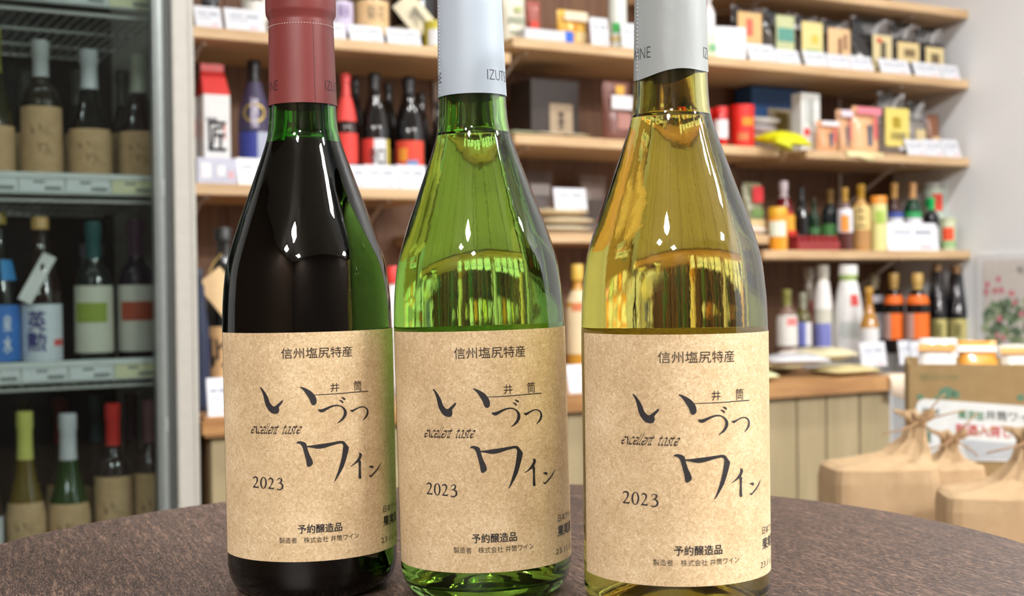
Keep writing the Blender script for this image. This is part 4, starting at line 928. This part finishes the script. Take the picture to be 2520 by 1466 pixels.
# ================================================================== CARTON WITH SIGN, KRAFT BAGS
STAND_Z = .40
sp = at_depth(2420, 1000, 2.10)
t_ = thing('low_display_table', Vector((1.02, 1.98, 0)), R(4), 'low wooden display stand under the cardboard box and kraft bags', 'table')
link('stand_top', box(-.55, .55, -.42, .38, STAND_Z - .03, STAND_Z, .003, 1), COUNTER, t_)
for sx in (-1, 1):
    for sy in (-.38, .34): link('leg', box(sx * .5 - .02, sx * .5 + .02, sy - .02, sy + .02, 0, STAND_Z - .0305), COUNTER, t_)
KB = kraft('kraft_board', (134, 112, 76), (144, 122, 86), (154, 132, 94), .05)
KP = kraft('kraft_paper', (158, 132, 100), (168, 142, 110), (178, 154, 120), .05)
Yb = 2.12
a = at_depth(2236, 896, Yb); wbx = .36; hb = a.z - STAND_Z
BY = R(-15)
t_ = thing('cardboard_box', Vector((a.x + wbx / 2 * math.cos(BY), Yb + wbx / 2 * math.sin(BY), STAND_Z)), BY, 'brown cardboard box with green print and a white sign, full of packets', 'box')
for nm, bx in (('front_wall', (-wbx / 2, wbx / 2, 0, .004)), ('back_wall', (-wbx / 2, wbx / 2, .216, .22))):
    link(nm, box(bx[0], bx[1], bx[2], bx[3], 0, hb), KB, t_)
for s_ in (-1, 1): link('side_wall', box(s_ * (wbx / 2 - .002) - .002, s_ * (wbx / 2 - .002) + .002, .0045, .2155, 0, hb), KB, t_)
link('inner_tray', box(-wbx / 2 + .005, wbx / 2 - .005, .0045, .2155, .001, hb - .03), KB, t_)
def bpx(px, py):                # photo pixel -> box front coordinates
    r = ray(px, py); Mi = (Matrix.Translation(t_.location) @ Matrix.Rotation(BY, 4, 'Z')).inverted(); o_ = Mi @ CAM; d_ = Mi.to_3x3() @ r; kk = -o_.y / d_.y; q = o_ + d_ * kk
    return q.x, q.z
gp = mat((84, 118, 96), .7)
def blobs(l): return poly2d([[bpx(cx + rx * math.cos(2 * math.pi * i / 16), cy + ry * math.sin(2 * math.pi * i / 16)) for i in range(16)] for cx, cy, rx, ry in l])
link('green_print', flat_art(*blobs([(2264, 976, 9, 6), (2330, 966, 20, 14), (2352, 970, 10, 10), (2312, 978, 12, 6), (2512, 978, 10, 8)]), y=-.0006), gp, t_)['kind'] = 'stuff'
x0, z0 = bpx(2262, 936); x1, z1 = bpx(2360, 922)
link('lettering', flat_art(*text_fit('信州の味', x0, x1, z0, z1 + .002, .0), y=-.0006), mat((128, 124, 84), .7), t_)
sg0 = bpx(2256, 1130); sg1 = bpx(2560, 1130); tl_ = bpx(2256, 981); tr_ = bpx(2560, 1001)
bm = bmesh.new(); n_ = 6; ol = []
x0, x1 = sg0[0], min(sg1[0], wbx / 2 - .004); zb_ = sg0[1]; zl = tl_[1]; zr = zl + (tr_[1] - zl) * (x1 - x0) / (sg1[0] - x0); rc = .014
for i in range(n_ + 1):
    a = math.pi / 2 * i / n_; ol.append((x0 + rc - rc * math.cos(a), zl - rc + rc * math.sin(a)))
ol += [(x1, zr), (x1, zb_), (x0, zb_)]
vf = [bm.verts.new((x, -.0022, q)) for x, q in ol]; vb = [bm.verts.new((x, -.0006, q)) for x, q in ol]
bm.faces.new(vf); bm.faces.new(vb[::-1])
for i in range(len(ol)): bm.faces.new((vf[i], vb[i], vb[(i + 1) % len(ol)], vf[(i + 1) % len(ol)]))
bmesh.ops.recalc_face_normals(bm, faces=bm.faces[:])
sg = link('sign', to_mesh(bm), mat((206, 212, 214), .4), t_)
def sgt(s, px0, px1, py0, py1, c_, off):
    a = bpx(px0, py1); b = bpx(px1, py0); v, f = text_fit(s, a[0], b[0], a[1], b[1], off); sl = (tr_[1] - tl_[1]) / (sg1[0] - sg0[0])
    v = [(x, q + sl * (x - a[0])) for x, q in v]
    link('lettering', flat_art(v, f, y=-.0026), mat(c_, .6), sg)
sgt('信州', 2268, 2310, 1002, 1020, (70, 90, 84), .03)
sgt('無添加', 2358, 2420, 1008, 1030, (60, 140, 90), .03)
sgt('井筒ワイン', 2426, 2560, 1010, 1032, (66, 76, 74), .02)
sgt('新酒入荷しました', 2352, 2575, 1044, 1068, (206, 56, 52), .035)
link('grey_band', flat_art(*poly2d([[bpx(2365, 1080), bpx(2560, 1096), bpx(2560, 1130), bpx(2385, 1130)]]), y=-.0026), mat((166, 174, 182), .6), sg)
sgt('国産', 2276, 2292, 1050, 1088, (60, 110, 80), .02)
box_t = t_
# packets lying in the box
zt_ = STAND_Z + hb - .03 + .001
pkc = [((196, 192, 188), 2250, 'white packet in the cardboard box, leftmost'), ((206, 140, 50), 2330, 'orange and white packet in the cardboard box'), ((196, 188, 176), 2410, 'cream packet lying over the box edge'), ((180, 196, 156), 2470, 'pale green packet in the cardboard box'), ((226, 170, 180), 2530, 'pink packet at the right of the cardboard box')]
for i, (c_, px, lb_) in enumerate(pkc):
    lx = -wbx / 2 + .045 + i * .068
    q = Matrix.Translation(t_.location) @ Matrix.Rotation(BY, 4, 'Z') @ Vector((lx, .045 + .012 * (i % 2), 0))
    tt_ = thing('food_packet', Vector((q.x, q.y, zt_)), BY + R(-6 + 4 * i), lb_, 'packet', 'packets filling the cardboard box')
    me = pillow(.062, .078, .016, 8, 8, True, .001, 90 + i)
    lean = R(-38 - 6 * (i % 3)); link('packet_body', me, mat(c_, .3, 0, .5, .3), tt_, rot=(lean, 0, 0), loc=(0, .008, .006))
    link('printed_band', box(-.03, .03, -.0105, -.0098, .044, .058), mat((206, 202, 194) if i % 2 else (196, 140, 70), .5), tt_, rot=(lean, 0, 0), loc=(0, .008, .006))

def kraft_bag(px0, px1, ytop, ytie, xtie, Y, dep, lb_, rz=0, flare=.016, base_z=STAND_Z, seed=0, front_dip=.0):
    xl = at_depth(px0, ytop, Y).x; xr = at_depth(px1, ytop, Y).x; zt = at_depth((px0 + px1) / 2, ytop, Y).z; ti = at_depth(xtie, ytie, Y + dep / 2)
    w_ = xr - xl; cx = (xl + xr) / 2; h = zt - base_z; ht = ti.z - base_z; tx = ti.x - cx
    rd = random.Random(seed); n_ = 56; rings = []
    def ring_(f, zz, sup, wr, dr, ox, amp, ph=0.0):
        out = []
        for i in range(n_):
            a = 2 * math.pi * i / n_; c_, s_ = math.cos(a), math.sin(a)
            k_ = (abs(c_) ** sup + abs(s_) ** sup) ** (-1 / sup)
            pl = 1 + amp * math.sin(7 * a + ph) + amp * .6 * math.sin(13 * a + 1.3)
            out.append((ox + c_ * k_ * wr * pl, dep / 2 + s_ * k_ * dr * pl, zz + amp * .02 * math.sin(5 * a)))
        return out
    W, D = w_ / 2, dep / 2
    rings = [ring_(0, 0, 8, W, D, 0, 0), ring_(0, h * .5, 8, W, D, 0, .004), ring_(0, h * .86, 7, W * 1.0, D, 0, .006), ring_(0, h * .97, 5, W * .99, D * .98, 0, .015),
             ring_(0, h, 3.5, W * .93, D * .9, tx * .1, .05), ring_(0, h + (ht - h) * .08, 2.6, W * .66, D * .66, tx * .35, .10), ring_(0, h + (ht - h) * .22, 2.4, W * .40, D * .42, tx * .75, .16), ring_(0, h + (ht - h) * .6, 2.2, W * .20, D * .24, tx * .95, .2),
             ring_(0, ht, 2, .012, .010, tx, .15), ring_(0, ht + .006, 2, .013, .010, tx, .2), ring_(0, ht + flare * .6, 2, .019, .012, tx, .25), ring_(0, ht + flare, 2, .024, .014, tx, .3)]
    vs = [p for r_ in rings for p in r_]; fs = []
    for j in range(len(rings) - 1):
        for i in range(n_):
            k_ = (i + 1) % n_; fs.append((j * n_ + i, j * n_ + k_, (j + 1) * n_ + k_, (j + 1) * n_ + i))
    fs.append(tuple(reversed(range(n_))))
    me = bpy.data.meshes.new('bag'); me.from_pydata(vs, [], fs)
    tb = thing('kraft_bag', Vector((cx, Y, base_z)), rz, lb_, 'bag')
    o = link('paper_body', me, KP, tb); s = o.modifiers.new('s', 'SOLIDIFY'); s.thickness = .0008; s.offset = -1
    tw = mat((150, 118, 84), .7)
    for q in range(3):
        link('twine', tube([(tx + .0145 * math.cos(a), dep / 2 + .0122 * math.sin(a), ht + .002 + .002 * q) for a in [2 * math.pi * i / 20 for i in range(21)]], .0012, 6), tw, tb)
    for (dx, dz, ds) in ((-.06, -.010, -.03), (.06, .022, -.03), (.035, .045, -.02), (.03, -.02, -.03)):
        link('twine_end', tube(catmull([(tx, dep / 2 - .013, ht + .004), (tx + dx * .5, dep / 2 + ds - .005, ht + .004 + dz * .6), (tx + dx, dep / 2 + ds, ht + dz)], 4), .0013, 6), tw, tb)
    return tb
kraft_bag(2060, 2328, 1150, 1044, 2262, 1.82, .12, 'kraft paper bag tied with twine in front of the cardboard box, left one', R(3), seed=1)
kraft_bag(2338, 2640, 1222, 1088, 2512, 1.66, .12, 'kraft paper bag tied with twine, nearest one at the right edge', R(-8), seed=2)
kraft_bag(2256, 2440, 1150, 1085, 2345, 1.985, .09, 'kraft paper bag behind the other two, its folded top pointing up', R(5), seed=3, flare=.012)

# ================================================================== DISPLAY REFRIGERATOR
FD = -.609; FB = FD + .56; FL = -2.35; FH = 2.05
uf = hit(487, 700, FD)[0]          # right outer edge of the frame
ug = hit(384, 700, FD)[0]          # where glass meets the metal rail
ui = uf - .03
CREAM = mat((170, 168, 160), .45); FGREY = mat((122, 128, 126), .35, .3); FDARK = mat((56, 60, 58), .5); FIN = mat((36, 36, 35), .6)
fr = thing('display_refrigerator', P(FL, FD, 0), T, 'tall glass-door refrigerator with a cream frame, filled with wine and sake', 'refrigerator')
W_ = uf - FL
lo = lambda u_: u_ - FL
link('side_panel', box(lo(uf) - .026, lo(uf) - .002, .045, .56, 0, FH), CREAM, fr)
link('side_panel', box(0, .03, .045, .56, 0, FH), CREAM, fr)
link('back_panel', box(.031, lo(uf) - .027, .535, .56, .10, FH - .03), FIN, fr)
link('top_panel', box(.031, lo(uf) - .027, .045, .534, FH - .06, FH), CREAM, fr)
link('bottom_panel', box(.031, lo(uf) - .027, .045, .534, 0, .12), FDARK, fr)
uc0 = hit(432, 700, FD)[0]
link('corner_post', box(lo(uc0), lo(uf), 0, .044, 0, FH, .004), CREAM, fr)
link('corner_trim', box(lo(uc0) + .030, lo(uc0) + .033, -.002, .0, .02, FH), mat((170, 168, 160), .4), fr)
ub = hit(410, 700, FD)[0]
link('door_gasket', box(lo(ub), lo(uc0) - .0005, .008, .044, .1, FH), FDARK, fr)
dr = link('door_frame', box(lo(ug), lo(ub) - .0005, -.004, .03, .1, FH, .002), FGREY, fr)
link('door_rib', box(lo(ug) + .006, lo(ug) + .012, -.008, -.0042, .1, FH), mat((140, 148, 146), .3, .4), fr)
link('door_catch', box(lo(ug) + .012, lo(ub) - .004, -.01, -.0045, 1.0, 1.03, .002), mat((170, 174, 172), .3), fr)
link('door_catch', box(lo(ug) + .012, lo(ub) - .004, -.01, -.0045, .585, .61, .002), mat((170, 174, 172), .3), fr)
link('door_glass', box(.9, lo(ug) - .0005, .012, .016, .1, FH), PANE, fr)
link('door_frame', box(.86, .899, -.004, .03, .1, FH, .002), FGREY, fr)
link('door_glass', box(.031, .859, .012, .016, .1, FH), PANE, fr)
RZ = [1.3695, 1.041, .7145, .345]
rail_c = mat((196, 202, 200), .35)
tickets = mat((214, 220, 222), .5); tick_y = mat((212, 212, 176), .5); gr = mat((120, 126, 126), .6)
wire_c = mat((176, 178, 174), .4)
SH = []
uri = hit(398, 700, FD + .05)[0]
for i, rz_ in enumerate(RZ):
    top = rz_; bot = rz_ - .0385 + (.003 if i == 0 else 0)
    rr = link('price_rail', box(.05, lo(uri), .045, .049, bot, top, .001, 1), rail_c, fr)
    link('rail_lip', box(.05, lo(uri), .041, .0445, top - .009, top - .006), mat((226, 230, 228), .3), rr)
    x = lo(uri) - .012; q = 0; tk = []; pr2 = []
    while x > .9:
        wd = .0745
        link('price_ticket', box(x - wd, x - .002, .043, .0446, bot + .004, top - .010), tickets if q % 4 else tick_y, rr)
        link('price_print', boxes([(x - wd * .45, x - wd * .08, .0424, .0429, bot + .008, bot + .014), (x - wd * .7, x - wd * .45, .0424, .0429, bot + .020, bot + .024)]), gr, rr)
        x -= wd + .003; q += 1
    sz = top - .045; SH.append(sz)
    if True:
        sh = link('wire_shelf', boxes([(.05, lo(uri), .052, .060, sz - .006, sz - .0005), (.05, lo(uri), .22, .226, sz - .008, sz - .003), (.05, lo(uri), .38, .386, sz - .008, sz - .003), (.05, lo(uri), .52, .528, sz - .006, sz - .0005)]), wire_c, fr)
        l = []; x = .06
        while x < lo(uri):
            l.append((x, x + .003, .060, .52, sz - .003, sz)); x += .018
        link('wire', boxes(l), wire_c, sh)['kind'] = 'stuff'
def wine_label_art(t_, r_, h_, zlo, zhi, kk=.8):
    s = r_ / RAD * .85
    v = [(x * s, zlo + (zhi - zlo) * z_) for x, z_ in BRUSH[0]]
    link('lettering', flat_art(v, BRUSH[1], rad=r_, step=.008, lift=.0014), INKF, [c for c in t_.children if c.name.startswith('paper_label')][0])
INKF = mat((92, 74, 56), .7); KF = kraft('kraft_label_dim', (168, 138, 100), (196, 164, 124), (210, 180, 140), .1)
def fb(lb_, x0, x1, yt, row, shape, gc, cc, capf, ylab, ybl, lc, dd_=.075, art=False, a=80, extra=(), text=(), name='wine_bottle', grp=None):
    t_, r_, h_ = bottle(name, lb_, 'bottle', x0, x1, yt, SH[row], FD + dd_, shape, gc, cc, capf, [(ylab, ybl, lc, -a, a)] + list(extra), group=grp, text=text)
    if art:
        dd2 = (t_.location - O).dot(N); xm = (x0 + x1) / 2
        wine_label_art(t_, r_, h_, hit(xm, ybl, dd2)[1] - SH[row], hit(xm, ylab, dd2)[1] - SH[row])
    return t_, r_, h_
DG = (14, 18, 16)
fb('olive bottle with kraft label at the left edge, top fridge row', -72, 32, 70, 1, 'burgundy', (40, 40, 20), (150, 150, 50), .74, 312, 450, KF)
fb('square-shouldered dark bottle with tall kraft label and silver capsule', 47, 150, 100, 1, 'bordeaux', (34, 30, 20), (186, 190, 192), .77, 266, 455, KF, art=True)
fb('dark green bottle with white capsule and kraft label, top fridge row', 164, 272, 124, 1, 'burgundy', DG, (190, 196, 200), .74, 321, 455, KF, art=True)
fb('dark bottle with greenish-white capsule and kraft label near the fridge door rail', 289, 392, 136, 1, 'burgundy', (20, 14, 20), (166, 172, 158), .74, 327, 455, KF, art=True)
fb('black bottle with blue label and round blue neck label, left photo edge', -62, 46, 520, 2, 'sake', (20, 24, 22), (150, 130, 60), .925, 750, 888, (60, 120, 200), name='sake_bottle', extra=[(640, 690, (50, 130, 190), 10, 70)], text=[('泉', 775, 815, 2, 22, (220, 228, 240), .03), ('水', 825, 868, 2, 22, (220, 228, 240), .03)])
t_, r_, h_ = fb('brown bottle with gold cap, white label and bold blue characters', 46, 150, 534, 2, 'sake', (38, 26, 22), (196, 158, 96), .925, 748, 886, (214, 222, 230), name='sake_bottle', extra=[(834, 850, (214, 90, 90), 35, 72, .0006)],
   text=[('英', 764, 812, 66, 108, (70, 70, 130), .04), ('勲', 815, 862, 64, 108, (70, 70, 130), .04)])
za = hit(104, 634, FD + .10)[1] - SH[2]; zb_ = hit(52, 736, FD + .08)[1] - SH[2]
tg = link('neck_tag', box(-.012, .012, -.0006, .0006, -.048, .048, .0004, 1), mat((206, 208, 206), .5), t_, loc=(-.006, -r_ * .86, (za + zb_) / 2), rot=(R(-16), R(28), 0), label='slanted white paper strip across the shoulder')
fb('bottle with white label and a green square, teal neck', 180, 276, 545, 2, 'bordeaux', (26, 34, 30), (30, 84, 84), .77, 703, 866, (206, 206, 190), extra=[(744, 792, (140, 160, 60), -62, 40, .0006)])
fb('bottle with white label and a red-brown square, purple neck', 286, 382, 540, 2, 'bordeaux', (26, 20, 34), (74, 50, 70), .77, 701, 862, (206, 204, 194), extra=[(741, 787, (170, 74, 50), -50, 55, .0006)])
fb('clear bottle behind the white-labelled pair in the fridge', 196, 256, 600, 2, 'cup', (60, 66, 70), (110, 104, 120), .905, 660, 700, (60, 62, 64), dd_=.22, name='glass_jar')
fb('grey-capsuled bottle at the left photo edge, bottom fridge row', -78, 4, 1010, 3, 'burgundy', (18, 20, 18), (110, 112, 112), .74, 1270, 1400, (200, 206, 210))
fb('yellow wine bottle with pale yellow capsule and kraft label, fridge', 10, 110, 1012, 3, 'burgundy', (96, 80, 24), (206, 206, 110), .74, 1233, 1420, KF, art=True)
fb('green bottle with white capsule and kraft label, bottom fridge row', 112, 220, 1017, 3, 'burgundy', (20, 60, 16), (206, 210, 216), .74, 1234, 1420, KF, art=True)
fb('dark bottle with bright red capsule, bottom fridge row', 230, 324, 992, 3, 'bordeaux', (18, 16, 20), (206, 50, 46), .77, 1168, 1420, KF, art=True)
fb('dark bottle with mauve capsule, bottom fridge row beside the door rail', 326, 410, 984, 3, 'bordeaux', (22, 18, 26), (120, 84, 90), .77, 1160, 1420, KF, art=True)
for i, (px, cc_) in enumerate(((60, (60, 58, 30)), (148, (110, 30, 34)), (236, (60, 80, 84)), (322, (96, 70, 84)))):
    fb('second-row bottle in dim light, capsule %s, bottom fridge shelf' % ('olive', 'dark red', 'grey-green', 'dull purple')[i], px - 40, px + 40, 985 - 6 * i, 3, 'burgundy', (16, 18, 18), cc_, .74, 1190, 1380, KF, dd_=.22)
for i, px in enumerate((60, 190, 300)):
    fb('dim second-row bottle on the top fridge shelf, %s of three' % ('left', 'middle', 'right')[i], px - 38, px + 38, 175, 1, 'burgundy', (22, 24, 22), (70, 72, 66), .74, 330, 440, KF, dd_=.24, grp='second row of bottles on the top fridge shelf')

# bottles standing on the counter behind the three wine bottles: seen bent and stretched through their glass
hid = [(590, (206, 190, 140), 'sake', (60, 40, 30), (206, 196, 120)), (650, (230, 228, 222), 'soy', (30, 40, 30), (226, 226, 226)), (712, (226, 214, 120), 'sake', (40, 60, 40), (190, 150, 60)),
       (776, (232, 226, 214), 'bordeaux', (70, 50, 30), (206, 60, 50)), (838, (226, 150, 60), 'soy', (40, 28, 24), (214, 190, 90)), (900, (236, 234, 230), 'sake', (60, 90, 60), (214, 214, 214))]
hid2 = [(1050, 1), (1110, 2), (1168, 3), (1228, 4), (1288, 5), (1344, 0), (1480, 1), (1540, 5), (1600, 2), (1660, 3), (1720, 0), (1780, 5)]
HG = 'bottles on the counter seen through the wine bottles'
ORD = ('leftmost', 'second from left', 'third from left', 'third from right', 'second from right', 'rightmost')
LCN = ('cream-labelled', 'white-labelled', 'yellow-labelled', 'white and red', 'orange-labelled', 'green white-labelled')
proto = []
for i, (px, lc, sh_, gc, cc) in enumerate(hid):
    t_, r_, h_ = bottle('sake_bottle', '%s bottle behind the red wine bottle, %s of six' % (LCN[i], ORD[i]), 'bottle', px - 24, px + 24, 640, CZ, -.28, sh_, gc, cc, {'sake': .80, 'soy': .80, 'bordeaux': .77}[sh_], [(735, 860, lc)], group=HG)
    proto.append(t_)
for n_, (px, i) in enumerate(hid2):
    src = proto[i]; dd_ = -.28 if px < 1400 else -.12
    uu, _, k_ = hit(px, 700, dd_); q = P(uu, dd_ + .03, CZ)
    o = src.copy(); COL.objects.link(o); o.location = q; o.rotation_euler = (0, 0, face_cam(q))
    o['label'] = '%s bottle behind the %s wine bottle, %s of six' % (LCN[i], 'bright green' if px < 1400 else 'olive-yellow', ORD[n_ % 6])
    for ch in list(src.children):
        c_ = ch.copy(); COL.objects.link(c_); c_.parent = o
for i, px in enumerate((640, 730, 820, 910, 1060, 1150, 1240, 1330)):
    card('white price card behind the %s wine bottle, %s of four' % (('red', 'bright green')[i // 4], (ORD[0], ORD[1], ORD[4], ORD[5])[i % 4]), px - 36, px + 36, 905, CZ, d=-.50, lean=.2, group='counter price cards seen through the wine bottles')
